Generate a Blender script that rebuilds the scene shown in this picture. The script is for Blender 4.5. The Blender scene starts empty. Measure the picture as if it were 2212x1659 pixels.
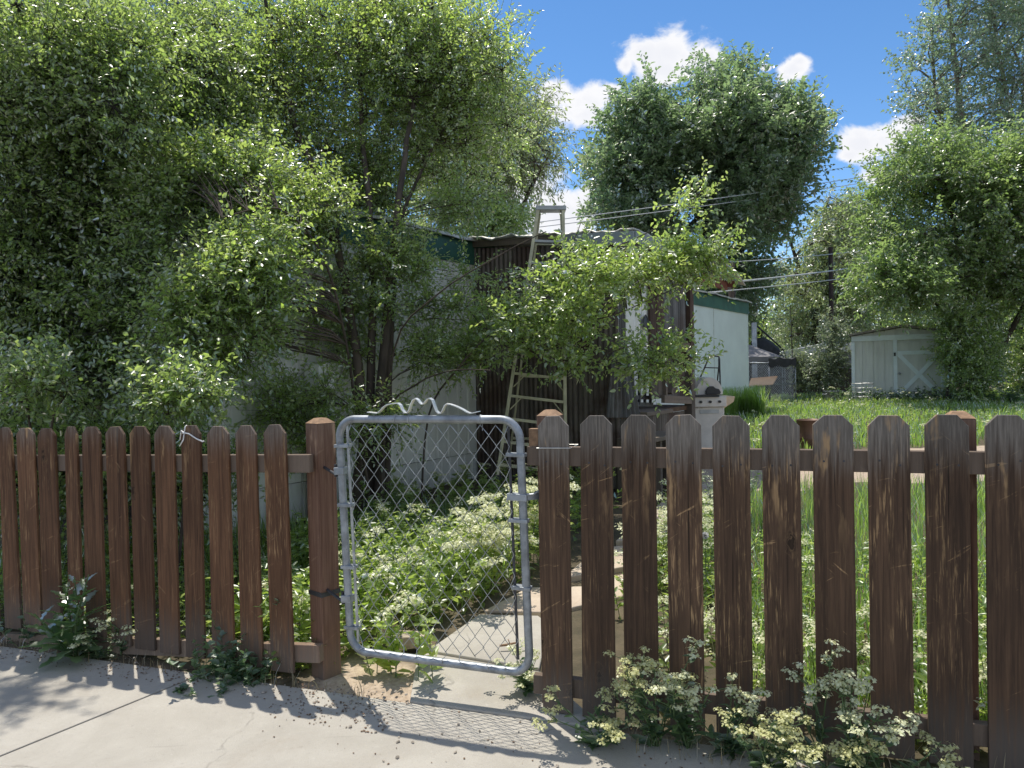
import bpy, math, random
import numpy as np
from mathutils import Vector, Matrix

random.seed(7)
rng = np.random.default_rng(11)
SC = bpy.context.scene
COL = SC.collection

# ------------------------------------------------------------------ camera
FPX, PITCH, ROLL, CH = 1534.0, -0.0166, 0.0205, 1.49
CX, CY = 1106.0, 829.5
cp, sp, cr, sr = math.cos(PITCH), math.sin(PITCH), math.cos(ROLL), math.sin(ROLL)
FW = np.array([0, cp, sp]); U0 = np.array([0, -sp, cp]); R0 = np.array([1.0, 0, 0])
RV = cr * R0 - sr * U0
UV = sr * R0 + cr * U0
CAM = np.array([0, 0, CH])

def ray(x, y):
    d = FW + RV * ((x - CX) / FPX) - UV * ((y - CY) / FPX)
    return d / d[1]

def P(x, y, Y):
    return CAM + ray(x, y) * Y

TH = 0.318
FD = 3.103
FX = np.array([math.cos(TH), -math.sin(TH), 0.0])      # along the fence
FN = np.array([math.sin(TH), math.cos(TH), 0.0])       # away from the street

def fd(x, y):
    return (y - FD) * math.cos(TH) + x * math.sin(TH)

def gz(x, y):
    d = fd(x, y)
    return -0.035 + 0.03 * min(max((d + 0.065) / 0.11, 0), 1) + 0.02 * min(max(d - 0.5, 0), 22)

def G(x, y):
    r = ray(x, y); lo, hi = 0.5, 120.0
    for _ in range(50):
        m = (lo + hi) / 2
        p = CAM + r * m
        if p[2] > gz(p[0], p[1]): lo = m
        else: hi = m
    return CAM + r * lo

def F(x, y, off=0.0):
    r = ray(x, y)
    o = FN * off + np.array([0, FD, 0])
    t = ((o - CAM) @ FN) / (r @ FN)
    return CAM + r * t

cam = bpy.data.cameras.new("camera")
camo = bpy.data.objects.new("camera", cam)
COL.objects.link(camo)
M = Matrix(((RV[0], UV[0], -FW[0], 0), (RV[1], UV[1], -FW[1], 0), (RV[2], UV[2], -FW[2], CH), (0, 0, 0, 1)))
camo.matrix_world = M
cam.sensor_width = 36.0
cam.lens = FPX / 2212 * 36
cam.clip_start = 0.05
cam.clip_end = 2000
SC.camera = camo

# ------------------------------------------------------------------ node helpers
class NT:
    def __init__(s, tree):
        s.t = tree; s.n = tree.nodes; s.l = tree.links
    def new(s, typ, **kw):
        n = s.n.new(typ)
        for k, v in kw.items(): setattr(n, k, v)
        return n
    def link(s, a, b): s.l.new(a, b)
    def math(s, op, a, b=None, c=None, clamp=False):
        n = s.n.new("ShaderNodeMath"); n.operation = op; n.use_clamp = clamp
        for i, v in enumerate((a, b, c)):
            if v is None: continue
            if isinstance(v, (int, float)): n.inputs[i].default_value = v
            else: s.l.new(v, n.inputs[i])
        return n.outputs[0]
    def mix(s, fac, a, b, blend='MIX'):
        n = s.n.new("ShaderNodeMix"); n.data_type = 'RGBA'; n.blend_type = blend
        for i, v in ((0, fac), (6, a), (7, b)):
            if isinstance(v, (int, float)): n.inputs[i].default_value = v
            elif isinstance(v, (tuple, list)): n.inputs[i].default_value = (*v[:3], 1)
            else: s.l.new(v, n.inputs[i])
        return n.outputs[2]
    def ss(s, v, a, b):
        n = s.n.new("ShaderNodeMapRange"); n.interpolation_type = 'SMOOTHSTEP'
        n.inputs[1].default_value = a; n.inputs[2].default_value = b
        s.l.new(v, n.inputs[0]); return n.outputs[0]
    def noise(s, vec, scale, detail=4, rough=0.55, dist=0.0, dim='3D'):
        n = s.n.new("ShaderNodeTexNoise"); n.noise_dimensions = dim
        n.inputs['Scale'].default_value = scale; n.inputs['Detail'].default_value = detail
        n.inputs['Roughness'].default_value = rough; n.inputs['Distortion'].default_value = dist
        if vec is not None: s.l.new(vec, n.inputs['Vector'])
        return n.outputs[0]
    def map(s, vec, scale=(1, 1, 1), loc=(0, 0, 0), rot=(0, 0, 0)):
        n = s.n.new("ShaderNodeMapping")
        n.inputs['Scale'].default_value = scale; n.inputs['Location'].default_value = loc; n.inputs['Rotation'].default_value = rot
        s.l.new(vec, n.inputs['Vector']); return n.outputs[0]

def mat(name):
    m = bpy.data.materials.new(name); m.use_nodes = True
    t = NT(m.node_tree)
    b = t.n["Principled BSDF"]
    return m, t, b

def bump(t, b, h, strength=0.3, dist=0.01):
    n = t.new("ShaderNodeBump"); n.inputs['Strength'].default_value = strength; n.inputs['Distance'].default_value = dist
    t.link(h, n.inputs['Height']); t.link(n.outputs[0], b.inputs['Normal'])

def objvec(t, shift=True):
    tc = t.new("ShaderNodeTexCoord")
    v = tc.outputs['Object']
    if not shift: return v
    oi = t.new("ShaderNodeObjectInfo")
    a = t.new("ShaderNodeVectorMath", operation='MULTIPLY_ADD')
    t.link(oi.outputs['Random'], a.inputs[0]); a.inputs[1].default_value = (37.0, 11.0, 23.0); t.link(v, a.inputs[2])
    return a.outputs[0]

def simple(name, col, rough=0.6, metal=0.0, var=0.25, scale=6.0, bumpy=0.0, stretch=(1, 1, 1)):
    m, t, b = mat(name)
    v = t.map(objvec(t), stretch)
    n = t.noise(v, scale, 5, 0.6)
    c = t.mix(t.ss(n, 0.3, 0.7), tuple(x * (1 - var) for x in col), tuple(min(1, x * (1 + var)) for x in col))
    t.link(c, b.inputs['Base Color'])
    b.inputs['Roughness'].default_value = rough; b.inputs['Metallic'].default_value = metal
    if bumpy: bump(t, b, n, bumpy)
    return m

def wood_mat(name, dark, mid, worn, grey, topz, grey_amt=1.0, scratch=1.0, gscale=1.0):
    """painted fence board: grain along z, grey weathered tops, rubbed scratches and knots"""
    m, t, b = mat(name)
    tc = t.new("ShaderNodeTexCoord"); raw = tc.outputs['Object']
    v = objvec(t)
    oi = t.new("ShaderNodeObjectInfo")
    # knots distort the grain
    kn = t.new("ShaderNodeTexVoronoi"); kn.inputs['Scale'].default_value = 1.0
    wob = t.new("ShaderNodeVectorMath", operation='MULTIPLY_ADD')
    wn = t.new("ShaderNodeTexNoise"); wn.inputs['Scale'].default_value = 40; t.link(v, wn.inputs['Vector'])
    t.link(wn.outputs['Color'], wob.inputs[0]); wob.inputs[1].default_value = (.35, .35, .12); t.link(t.map(v, (7, 7, 2.4)), wob.inputs[2])
    t.link(wob.outputs[0], kn.inputs['Vector'])
    kd = kn.outputs['Distance']
    knot = t.math('SUBTRACT', 1.0, t.ss(kd, 0.05, 0.15))
    ring = t.math('SINE', t.math('MULTIPLY', kd, 90))
    g1 = t.noise(t.map(v, (70 * gscale, 70 * gscale, 2.2)), 1.0, 5, 0.65, 0.6)
    g2 = t.noise(t.map(v, (150, 150, 8)), 1.0, 4, 0.65)
    big = t.noise(t.map(v, (6, 6, 2.5)), 1.0, 3, 0.5)
    c = t.mix(t.ss(g1, 0.3, 0.72), dark, mid)
    c = t.mix(t.math('MULTIPLY', t.ss(big, 0.35, 0.75), 0.5), c, dark)
    # rubbed-through pale streaks along the grain
    w = t.math('MULTIPLY', t.ss(g2, 0.52, 0.66), t.ss(t.noise(t.map(v, (14, 14, 4)), 1.0, 4, 0.6), 0.42, 0.64))
    r2 = t.math('FRACT', t.math('MULTIPLY', oi.outputs['Random'], 7.31))
    c = t.mix(t.math('MULTIPLY', w, t.math('MULTIPLY_ADD', r2, 0.75, 0.12)), c, worn)
    crack = t.noise(t.map(v, (55, 55, 0.9), (3, 7, 1)), 1.0, 3, 0.6, 0.3)
    c = t.mix(t.math('MULTIPLY', t.ss(crack, 0.655, 0.70), 0.75), c, tuple(x * 0.25 for x in dark))
    # slanting scratches
    if scratch > 0:
        for (rot, th) in ((0.62, 0.69), (-0.75, 0.70), (0.3, 0.70)):
            s = t.noise(t.map(t.map(v, (1, 1, 1), (rot * 3, 1.7, 0.3), (0, rot, 0)), (3.5, 3.5, 34)), 1.0, 4, 0.6, 0.3)
            k = t.math('MULTIPLY', t.ss(s, th - 0.03, th + 0.02), t.ss(g1, 0.35, 0.6))
            c = t.mix(t.math('MULTIPLY', k, 0.8 * scratch), c, worn)
    c = t.mix(t.math('MULTIPLY', knot, 0.9), c, tuple(x * 0.45 for x in dark))
    c = t.mix(t.math('MULTIPLY', t.math('MULTIPLY', t.ss(ring, 0.2, 0.9), t.math('SUBTRACT', 1.0, t.ss(kd, 0.10, 0.2))), 0.14), c, worn)
    # grey top and faded foot
    sx = t.new("ShaderNodeSeparateXYZ"); t.link(raw, sx.inputs[0]); z = sx.outputs[2]
    zz = t.math('ADD', z, t.math('MULTIPLY', t.math('SUBTRACT', g1, 0.5), 0.38))
    zz = t.math('ADD', zz, t.math('MULTIPLY', t.math('SUBTRACT', oi.outputs['Random'], 0.5), 0.07))
    top = t.ss(zz, topz - 0.2, topz + 0.03)
    gcol = t.mix(t.ss(g2, 0.35, 0.7), tuple(x * 0.55 for x in grey), grey)
    c = t.mix(t.math('MULTIPLY', top, 0.85 * grey_amt), c, gcol)
    foot = t.math('SUBTRACT', 1.0, t.ss(zz, 0.02, 0.3))
    c = t.mix(t.math('MULTIPLY', foot, 0.55), c, tuple(x * 0.6 for x in grey))
    # bare pale patches high up on some boards
    pat = t.math('MULTIPLY', t.ss(t.noise(t.map(v, (16, 16, 3.0)), 1.0, 4, 0.6), 0.57, 0.68), t.ss(z, topz - 0.5, topz - 0.08))
    c = t.mix(t.math('MULTIPLY', pat, 0.75), c, worn)
    # each board a little different
    hsv = t.new("ShaderNodeHueSaturation")
    t.link(c, hsv.inputs['Color'])
    t.link(t.math('MULTIPLY_ADD', oi.outputs['Random'], 0.5, 0.78), hsv.inputs['Value'])
    t.link(hsv.outputs[0], b.inputs['Base Color'])
    b.inputs['Roughness'].default_value = 0.78
    b.inputs['Specular IOR Level'].default_value = 0.25
    h = t.math('ADD', t.math('MULTIPLY', g1, 0.6), t.math('MULTIPLY', g2, 0.4))
    bump(t, b, h, 0.7, 0.005)
    return m

def leaf_mat(name, refl_a, refl_b, trans_a, trans_b, gloss=0.08, tfac=0.5, rough=0.38):
    m = bpy.data.materials.new(name); m.use_nodes = True
    t = NT(m.node_tree); t.n.clear()
    at = t.new("ShaderNodeAttribute", attribute_name="tint")
    f = at.outputs['Fac']
    d = t.new("ShaderNodeBsdfDiffuse"); t.link(t.mix(f, refl_a, refl_b), d.inputs[0])
    tr = t.new("ShaderNodeBsdfTranslucent"); t.link(t.mix(f, trans_a, trans_b), tr.inputs[0])
    mx = t.new("ShaderNodeMixShader"); mx.inputs[0].default_value = tfac
    t.link(d.outputs[0], mx.inputs[1]); t.link(tr.outputs[0], mx.inputs[2])
    gl = t.new("ShaderNodeBsdfGlossy"); gl.inputs['Roughness'].default_value = rough; gl.inputs[0].default_value = (1, 1, 1, 1)
    m2 = t.new("ShaderNodeMixShader")
    lw = t.new("ShaderNodeLayerWeight"); lw.inputs[0].default_value = 0.35
    t.link(t.math('MULTIPLY_ADD', lw.outputs['Fresnel'], 0.35, gloss), m2.inputs[0])
    t.link(mx.outputs[0], m2.inputs[1]); t.link(gl.outputs[0], m2.inputs[2])
    o = t.new("ShaderNodeOutputMaterial"); t.link(m2.outputs[0], o.inputs[0])
    return m

# ------------------------------------------------------------------ mesh helpers
class MB:
    def __init__(s): s.v = []; s.f = []
    def add(s, vs, fs):
        o = len(s.v); s.v += [tuple(map(float, p)) for p in vs]; s.f += [tuple(i + o for i in f) for f in fs]
    def box(s, c, size, ax=None, ay=None, az=None):
        """box centred at c with half axes along given unit vectors"""
        c = np.array(c, float); ax = np.array(ax if ax is not None else (1, 0, 0), float); ay = np.array(ay if ay is not None else (0, 1, 0), float)
        az = np.array(az if az is not None else np.cross(ax, ay), float)
        hx, hy, hz = [q / 2 for q in size]
        vs = [c + ax * (sx * hx) + ay * (sy * hy) + az * (sz * hz) for sz in (-1, 1) for sy in (-1, 1) for sx in (-1, 1)]
        s.add(vs, [(0, 2, 3, 1), (4, 5, 7, 6), (0, 1, 5, 4), (2, 6, 7, 3), (0, 4, 6, 2), (1, 3, 7, 5)])
    def beam(s, p, q, w, t, up=(0, 0, 1)):
        """rectangular bar from p to q: w across, t along up-ish"""
        p = np.array(p, float); q = np.array(q, float); d = q - p; L = np.linalg.norm(d); d /= L
        a = np.cross(d, np.array(up, float)); a /= np.linalg.norm(a); b = np.cross(a, d)
        s.box((p + q) / 2, (L, w, t), d, a, b)
    def prism(s, poly, ext):
        """polygon (list of 3d pts) extruded by vector ext"""
        n = len(poly); e = np.array(ext, float)
        vs = [np.array(p, float) for p in poly] + [np.array(p, float) + e for p in poly]
        s.add(vs, [tuple(range(n - 1, -1, -1)), tuple(range(n, 2 * n))] + [(i, (i + 1) % n, (i + 1) % n + n, i + n) for i in range(n)])
    def tube(s, pts, r, sides=8, closed=False, caps=True):
        pts = [np.array(p, float) for p in pts]; n = len(pts)
        rs = r if hasattr(r, '__len__') else [r] * n
        vs = []; prev = None
        for i, p in enumerate(pts):
            if closed: d = pts[(i + 1) % n] - pts[i - 1]
            else: d = pts[min(i + 1, n - 1)] - pts[max(i - 1, 0)]
            d = d / (np.linalg.norm(d) + 1e-12)
            if prev is None:
                h = np.array([0, 0, 1.0]) if abs(d[2]) < 0.9 else np.array([1.0, 0, 0])
            else: h = prev
            a = h - d * (h @ d); a /= np.linalg.norm(a) + 1e-12; prev = a
            b = np.cross(d, a)
            for k in range(sides):
                w = 2 * math.pi * k / sides
                vs.append(p + (a * math.cos(w) + b * math.sin(w)) * rs[i])
        fs = []
        m = n if closed else n - 1
        for i in range(m):
            j = (i + 1) % n
            for k in range(sides):
                k2 = (k + 1) % sides
                fs.append((i * sides + k, i * sides + k2, j * sides + k2, j * sides + k))
        if caps and not closed:
            fs.append(tuple(range(sides - 1, -1, -1))); fs.append(tuple((n - 1) * sides + k for k in range(sides)))
        s.add(vs, fs)
    def lathe(s, prof, c=(0, 0, 0), n=24):
        c = np.array(c, float); vs = []; fs = []
        for (r, z) in prof:
            for k in range(n):
                w = 2 * math.pi * k / n; vs.append(c + np.array([r * math.cos(w), r * math.sin(w), z]))
        for i in range(len(prof) - 1):
            for k in range(n):
                k2 = (k + 1) % n; fs.append((i * n + k, i * n + k2, (i + 1) * n + k2, (i + 1) * n + k))
        s.add(vs, fs)
    def build(s, name, m, parent=None, origin=None, smooth=False, bevel=0.0):
        me = bpy.data.meshes.new(name)
        o0 = np.array(origin, float) if origin is not None else np.zeros(3)
        me.from_pydata([tuple(np.array(p) - o0) for p in s.v], [], s.f)
        me.validate(); me.update()
        if smooth:
            me.polygons.foreach_set("use_smooth", [True] * len(me.polygons))
        ob = link(name, me, m, parent, o0)
        if bevel:
            bm = ob.modifiers.new("bevel", 'BEVEL'); bm.width = bevel; bm.segments = 2; bm.limit_method = 'ANGLE'
        return ob

ROOTLOC = {}
def link(name, me, m, parent=None, origin=(0, 0, 0)):
    ob = bpy.data.objects.new(name, me)
    if m is not None: me.materials.append(m)
    COL.objects.link(ob)
    o = np.array(origin, float)
    if parent is not None:
        ob.parent = parent; o = o - ROOTLOC[parent.name]
        ROOTLOC[ob.name] = o + ROOTLOC[parent.name]
    else:
        ROOTLOC[ob.name] = o
    ob.location = o
    return ob

def thing(name, label, cat, loc=(0, 0, 0), group=None):
    o = bpy.data.objects.new(name, None); COL.objects.link(o)
    o.empty_display_size = 0.1
    o.location = tuple(map(float, loc)); ROOTLOC[o.name] = np.array(loc, float)
    tag(o, label, cat, group); return o

def tag(o, label, cat, group=None):
    o["label"] = label; o["category"] = cat
    if group: o["group"] = group
    return o

def struct(o, kind="structure", label=None):
    o["kind"] = kind
    if label: o["label"] = label
    return o

def np_mesh(name, V, Q, tint=None, m=None, parent=None, origin=None, smooth=False):
    """V (n,3), Q (k,4) or (k,3) faces"""
    V = np.asarray(V, np.float32); Q = np.asarray(Q, np.int32)
    o0 = np.array(origin, float) if origin is not None else np.zeros(3)
    V = V - o0.astype(np.float32)
    me = bpy.data.meshes.new(name)
    me.vertices.add(len(V)); me.vertices.foreach_set("co", V.ravel())
    k = Q.shape[1]
    me.loops.add(Q.size); me.loops.foreach_set("vertex_index", Q.ravel())
    me.polygons.add(len(Q)); me.polygons.foreach_set("loop_start", np.arange(0, Q.size, k, dtype=np.int32))
    if smooth: me.polygons.foreach_set("use_smooth", np.ones(len(Q), bool))
    me.update(calc_edges=True)
    if tint is not None:
        a = me.attributes.new("tint", 'FLOAT', 'POINT'); a.data.foreach_set("value", np.asarray(tint, np.float32))
    return link(name, me, m, parent, o0)

def unit(a): return a / (np.linalg.norm(a, axis=-1, keepdims=True) + 1e-9)

def leaf_geo(b, d, n, L, W, curl=0.12):
    """six-vertex folded leaves; returns V, Q"""
    N = len(b); d = unit(d); s = unit(np.cross(d, n)); n = np.cross(s, d)
    L = L[:, None]; W = W[:, None]
    fold = n * W * 0.16
    v = np.empty((N, 6, 3))
    v[:, 0] = b
    v[:, 1] = b + d * L * 0.30 + s * W * 0.5 + fold
    v[:, 2] = b + d * L * 0.68 + s * W * 0.36 + fold * 0.7 - n * L * curl * 0.4
    v[:, 3] = b + d * L - n * L * curl
    v[:, 4] = b + d * L * 0.68 - s * W * 0.36 + fold * 0.7 - n * L * curl * 0.4
    v[:, 5] = b + d * L * 0.30 - s * W * 0.5 + fold
    q = np.array([[0, 1, 2, 3], [0, 3, 4, 5]])
    Q = (np.arange(N)[:, None, None] * 6 + q[None]).reshape(-1, 4)
    return v.reshape(-1, 3), Q

def prisms(a, b, r0, r1, sides=3):
    """tapered thin sticks from a to b (n,3)"""
    N = len(a); d = unit(b - a)
    h = np.where(np.abs(d[:, 2:3]) < 0.9, np.array([[0, 0, 1.0]]), np.array([[1.0, 0, 0]]))
    u = unit(np.cross(d, h)); w = np.cross(d, u)
    v = np.empty((N, 2, sides, 3))
    r0 = np.broadcast_to(r0, (N,))[:, None]; r1 = np.broadcast_to(r1, (N,))[:, None]
    for k in range(sides):
        an = 2 * math.pi * k / sides
        o = u * math.cos(an) + w * math.sin(an)
        v[:, 0, k] = a + o * r0; v[:, 1, k] = b + o * r1
    q = np.array([[k, (k + 1) % sides, sides + (k + 1) % sides, sides + k] for k in range(sides)])
    Q = (np.arange(N)[:, None, None] * 2 * sides + q[None]).reshape(-1, 4)
    return v.reshape(-1, 3), Q

def in_poly(x, y, poly):
    c = False; n = len(poly); j = n - 1
    for i in range(n):
        xi, yi = poly[i]; xj, yj = poly[j]
        if (yi > y) != (yj > y) and x < (xj - xi) * (y - yi) / (yj - yi) + xi: c = not c
        j = i
    return c

def edge_dist(x, y, poly):
    best = 1e9
    for i in range(len(poly)):
        ax, ay = poly[i - 1]; bx, by = poly[i]
        dx, dy = bx - ax, by - ay
        t = max(0, min(1, ((x - ax) * dx + (y - ay) * dy) / (dx * dx + dy * dy + 1e-9)))
        best = min(best, math.hypot(x - ax - t * dx, y - ay - t * dy))
    return best

def crown_points(poly, Y0, dY, n, R=120, r=0.4, seed=0):
    """clump centres filling a crown whose outline is known; rounded in depth"""
    rd = random.Random(seed)
    xs = [p[0] for p in poly]; ys = [p[1] for p in poly]; out = []
    tries = 0
    while len(out) < n and tries < n * 80:
        tries += 1
        x = rd.uniform(min(xs), max(xs)); y = rd.uniform(min(ys), max(ys))
        if not in_poly(x, y, poly): continue
        e = edge_dist(x, y, poly)
        if e < r * FPX / Y0 * rd.uniform(0.55, 1.25): continue
        k = math.sqrt(min(1, e / R)) * 0.9 + 0.1
        c = P(x, y, Y0 + dY * k * rd.uniform(-1, 1))
        rr = r * rd.uniform(0.65, 1.3)
        out.append((c, rr))
    return out

def make_tree(name, label, cat, base, stems, clumps, leafm, barkm, group=None, twig=0.35, per=10, leaf=0.05, lw=0.5,
              ntw=40, droop=0.0, seed=1, fine=True, branch_r=0.014, spread=0.6, flat=0.8, connect=0.4):
    rg = np.random.default_rng(seed)
    root = thing(name, label, cat, base, group)
    tb = MB()
    SP = []                                             # stem points with radius
    for pts, r0, r1 in stems:
        pts = [np.array(p, float) for p in pts]; n = len(pts)
        # smooth the stem with small wobbles
        dense = []
        for i in range(n - 1):
            for k in range(4):
                t = k / 4
                p0 = pts[max(i - 1, 0)]; p1 = pts[i]; p2 = pts[i + 1]; p3 = pts[min(i + 2, n - 1)]
                q = 0.5 * ((2 * p1) + (p2 - p0) * t + (2 * p0 - 5 * p1 + 4 * p2 - p3) * t * t + (3 * p1 - p0 - 3 * p2 + p3) * t ** 3)
                dense.append(q + rg.normal(0, r0 * 0.12, 3))
        dense.append(pts[-1])
        rs = [r0 + (r1 - r0) * (i / (len(dense) - 1)) for i in range(len(dense))]
        tb.tube(dense, rs, 8)
        SP += list(zip(dense, rs))
    S = np.array([p for p, _ in SP]); SR = np.array([r for _, r in SP])
    LB, LD, LN, LL, LW_, LT = [], [], [], [], [], []
    A, B, RA = [], [], []
    for c, r in clumps:
        # branch from the nearest lower stem point
        d = np.linalg.norm(S - c, axis=1) + np.maximum(0, S[:, 2] - c[2] + 0.15 * r) * 2.0
        k = int(np.argmin(d)); s = S[k]
        L = np.linalg.norm(c - s)
        if L > 0.05:
            mid = (s + c) / 2 + np.array([0, 0, 0.10 * L]) + rg.normal(0, 0.04 * L, 3)
            r0 = min(SR[k] * 0.7, branch_r * (0.5 + L * 0.6)); r1 = max(r0 * 0.35, 0.003)
            q1 = (s * 0.56 + mid * 0.62 - 0.18 * c); q3 = (mid * 0.62 + c * 0.56 - 0.18 * s)
            tb.tube([s, q1, mid, q3, c], [r0, r0 * 0.85, (r0 + r1) / 2, r1 * 1.3, r1], 5)
        n = max(3, int(ntw * rg.uniform(0.7, 1.3)))
        u = unit(rg.normal(size=(n, 3))) * (rg.random((n, 1)) ** 0.45)
        u[:, 2] *= flat
        st = c + u * r
        td = unit(u * 0.8 + rg.normal(0, spread, (n, 3)) + np.array([0, 0, 0.25 - droop]))
        tl = twig * rg.uniform(0.55, 1.25, n)
        en = st + td * tl[:, None] - np.array([0, 0, 1]) * (droop * tl * 0.3)[:, None]
        A.append(st); B.append(en); RA.append(np.full(n, 0.0022 * (twig / 0.35)))
        kc = rg.random(n) < connect
        if kc.any():
            A.append(np.repeat(c[None], kc.sum(), 0)); B.append(st[kc]); RA.append(np.full(kc.sum(), 0.0045 * (r / 0.4)))
        # alternate leaves
        m = per
        f = (np.arange(m) + 0.6) / m
        side = np.where(np.arange(m) % 2 == 0, 1.0, -1.0)
        pb = st[:, None] + (en - st)[:, None] * f[None, :, None]
        upv = np.array([0, 0, 0.75]) + rg.normal(0, 0.5, (n, 1, 3))
        sv = unit(np.cross(np.repeat(td[:, None], 1, 1), upv))
        ld = td[:, None] * 0.6 + sv * side[None, :, None] * 0.75 + rg.normal(0, 0.3, (n, m, 3))
        ld[..., 2] -= 0.15 + droop
        ln = upv + rg.normal(0, 0.5, (n, m, 3))
        tt = np.clip(rg.uniform(0.1, 0.7, (n, 1)) + rg.normal(0, 0.16, (n, m)), 0, 1)
        LB.append(pb.reshape(-1, 3)); LD.append(ld.reshape(-1, 3)); LN.append(ln.reshape(-1, 3))
        ll = leaf * rg.uniform(0.6, 1.25, n * m)
        LL.append(ll); LW_.append(ll * lw * rg.uniform(0.85, 1.15, n * m)); LT.append(tt.reshape(-1))
    V, Q = leaf_geo(np.concatenate(LB), np.concatenate(LD), np.concatenate(LN), np.concatenate(LL), np.concatenate(LW_))
    np_mesh("crown", V, Q, np.repeat(np.concatenate(LT), 6), leafm, root, base)
    A = np.concatenate(A); B = np.concatenate(B); RA = np.concatenate(RA)
    pv, pq = prisms(A, B, RA, RA * 0.5)
    tv = np.array(tb.v); tq = [f for f in tb.f]
    # trunk mesh: tubes + twigs
    me_v = np.concatenate([tv, pv]);
    quads = [f for f in tq if len(f) == 4]
    q4 = np.concatenate([np.array(quads, int), pq + len(tv)])
    np_mesh("trunk", me_v, q4, None, barkm, root, base, True)
    return root

# ------------------------------------------------------------------ world and sun
SUN = unit(np.array([-0.19, 0.335, 1.0]))
w = bpy.data.worlds.new("World"); SC.world = w; w.use_nodes = True
t = NT(w.node_tree); bg = t.n["Background"]
sky = t.new("ShaderNodeTexSky", sky_type='NISHITA')
sky.sun_disc = False
sky.sun_elevation = math.asin(SUN[2]); sky.sun_rotation = math.atan2(SUN[0], SUN[1])
sky.air_density = 1.0; sky.dust_density = 0.2; sky.ozone_density = 2.5; sky.altitude = 1900
hs = t.new("ShaderNodeHueSaturation"); hs.inputs['Saturation'].default_value = 1.22; hs.inputs['Value'].default_value = 1.0
t.link(sky.outputs[0], hs.inputs['Color'])
skyc = t.mix(1.0, hs.outputs[0], (1.45, 1.30, 1.22), 'MULTIPLY')
tc = t.new("ShaderNodeTexCoord")
sx = t.new("ShaderNodeSeparateXYZ"); t.link(tc.outputs['Generated'], sx.inputs[0])
yy = t.math('MAXIMUM', sx.outputs[1], 0.05)
u = t.math('DIVIDE', sx.outputs[0], yy); v = t.math('DIVIDE', sx.outputs[2], yy)
cb = t.new("ShaderNodeCombineXYZ"); t.link(u, cb.inputs[0]); t.link(v, cb.inputs[1])
n1 = t.noise(t.map(cb.outputs[0], (1, 1.15, 1)), 16, 10, 0.62, 0.25)
n2 = t.noise(t.map(cb.outputs[0], (1, 1.4, 1), (3.1, 1.7, 0)), 9, 5, 0.55)
def ell(x, y, rx, ry):
    d = ray(x, y); return d[0], d[2], rx / FPX, ry / FPX
acc = None
for (x, y, rx, ry) in [(1390, 112, 62, 44), (1460, 112, 95, 62), (1525, 128, 48, 38), (1430, 150, 70, 36), (1352, 140, 20, 24),
                       (1205, 200, 60, 40), (1262, 212, 72, 48), (1315, 196, 30, 20), (1240, 250, 90, 40),
                       (1712, 152, 42, 30), (1728, 132, 26, 18), (1654, 146, 16, 10), (1700, 168, 30, 14),
                       (1865, 312, 70, 46), (1905, 300, 60, 44), (1835, 335, 44, 22), (1905, 380, 60, 24), (1960, 270, 50, 36),
                       (1200, 470, 130, 80), (1130, 400, 110, 60), (1290, 430, 80, 50), (1000, 330, 120, 70)]:
    a, b, ra, rb = ell(x, y, rx, ry)
    du = t.math('MULTIPLY', t.math('SUBTRACT', u, a), 1 / ra); dv = t.math('MULTIPLY', t.math('SUBTRACT', v, b), 1 / rb)
    m_ = t.math('SUBTRACT', 1.0, t.math('SQRT', t.math('ADD', t.math('MULTIPLY', du, du), t.math('MULTIPLY', dv, dv))))
    acc = m_ if acc is None else t.math('SMOOTH_MAX', acc, m_, 0.25)
front = t.ss(sx.outputs[1], 0.05, 0.15)
body = t.math('ADD', acc, t.math('MULTIPLY', t.math('SUBTRACT', n1, 0.5), 2.3))
mask = t.math('MULTIPLY', t.ss(body, -0.08, 0.5), front)
# unseen bright clouds added behind the camera and overhead to lift the fill light
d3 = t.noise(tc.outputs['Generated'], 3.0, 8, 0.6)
fill_clouds = t.math('MULTIPLY', t.ss(d3, 0.40, 0.56), t.math('MAXIMUM', t.math('SUBTRACT', 1.0, t.ss(sx.outputs[1], -0.1, 0.3)), t.ss(sx.outputs[2], 0.6, 0.75)))
mask = t.math('MAXIMUM', mask, t.math('MULTIPLY', fill_clouds, 0.55))
shade = t.math('MULTIPLY_ADD', t.ss(t.math('ADD', body, t.math('MULTIPLY', n2, 0.9)), 0.55, 1.5), -0.45, 1.0)
cc = t.mix(shade, (4.9, 5.1, 5.8), (6.7, 6.7, 6.8))
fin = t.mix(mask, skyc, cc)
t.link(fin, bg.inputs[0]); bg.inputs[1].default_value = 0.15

sl = bpy.data.lights.new("sun", 'SUN'); sl.energy = 5.0; sl.angle = math.radians(0.53); sl.color = (1.0, 0.95, 0.86)
so = bpy.data.objects.new("sun", sl); COL.objects.link(so)
so.rotation_euler = Vector(-SUN).to_track_quat('-Z', 'Y').to_euler(); so.location = (0, 0, 30)
SC.view_settings.view_transform = 'Standard'; SC.view_settings.look = 'None'; SC.view_settings.exposure = 0
SC.cycles.max_bounces = 8; SC.cycles.diffuse_bounces = 6; SC.cycles.transmission_bounces = 6; SC.cycles.glossy_bounces = 2
SC.cycles.use_denoising = True
try: SC.cycles.sample_clamp_indirect = 4.0
except Exception: pass

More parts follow.
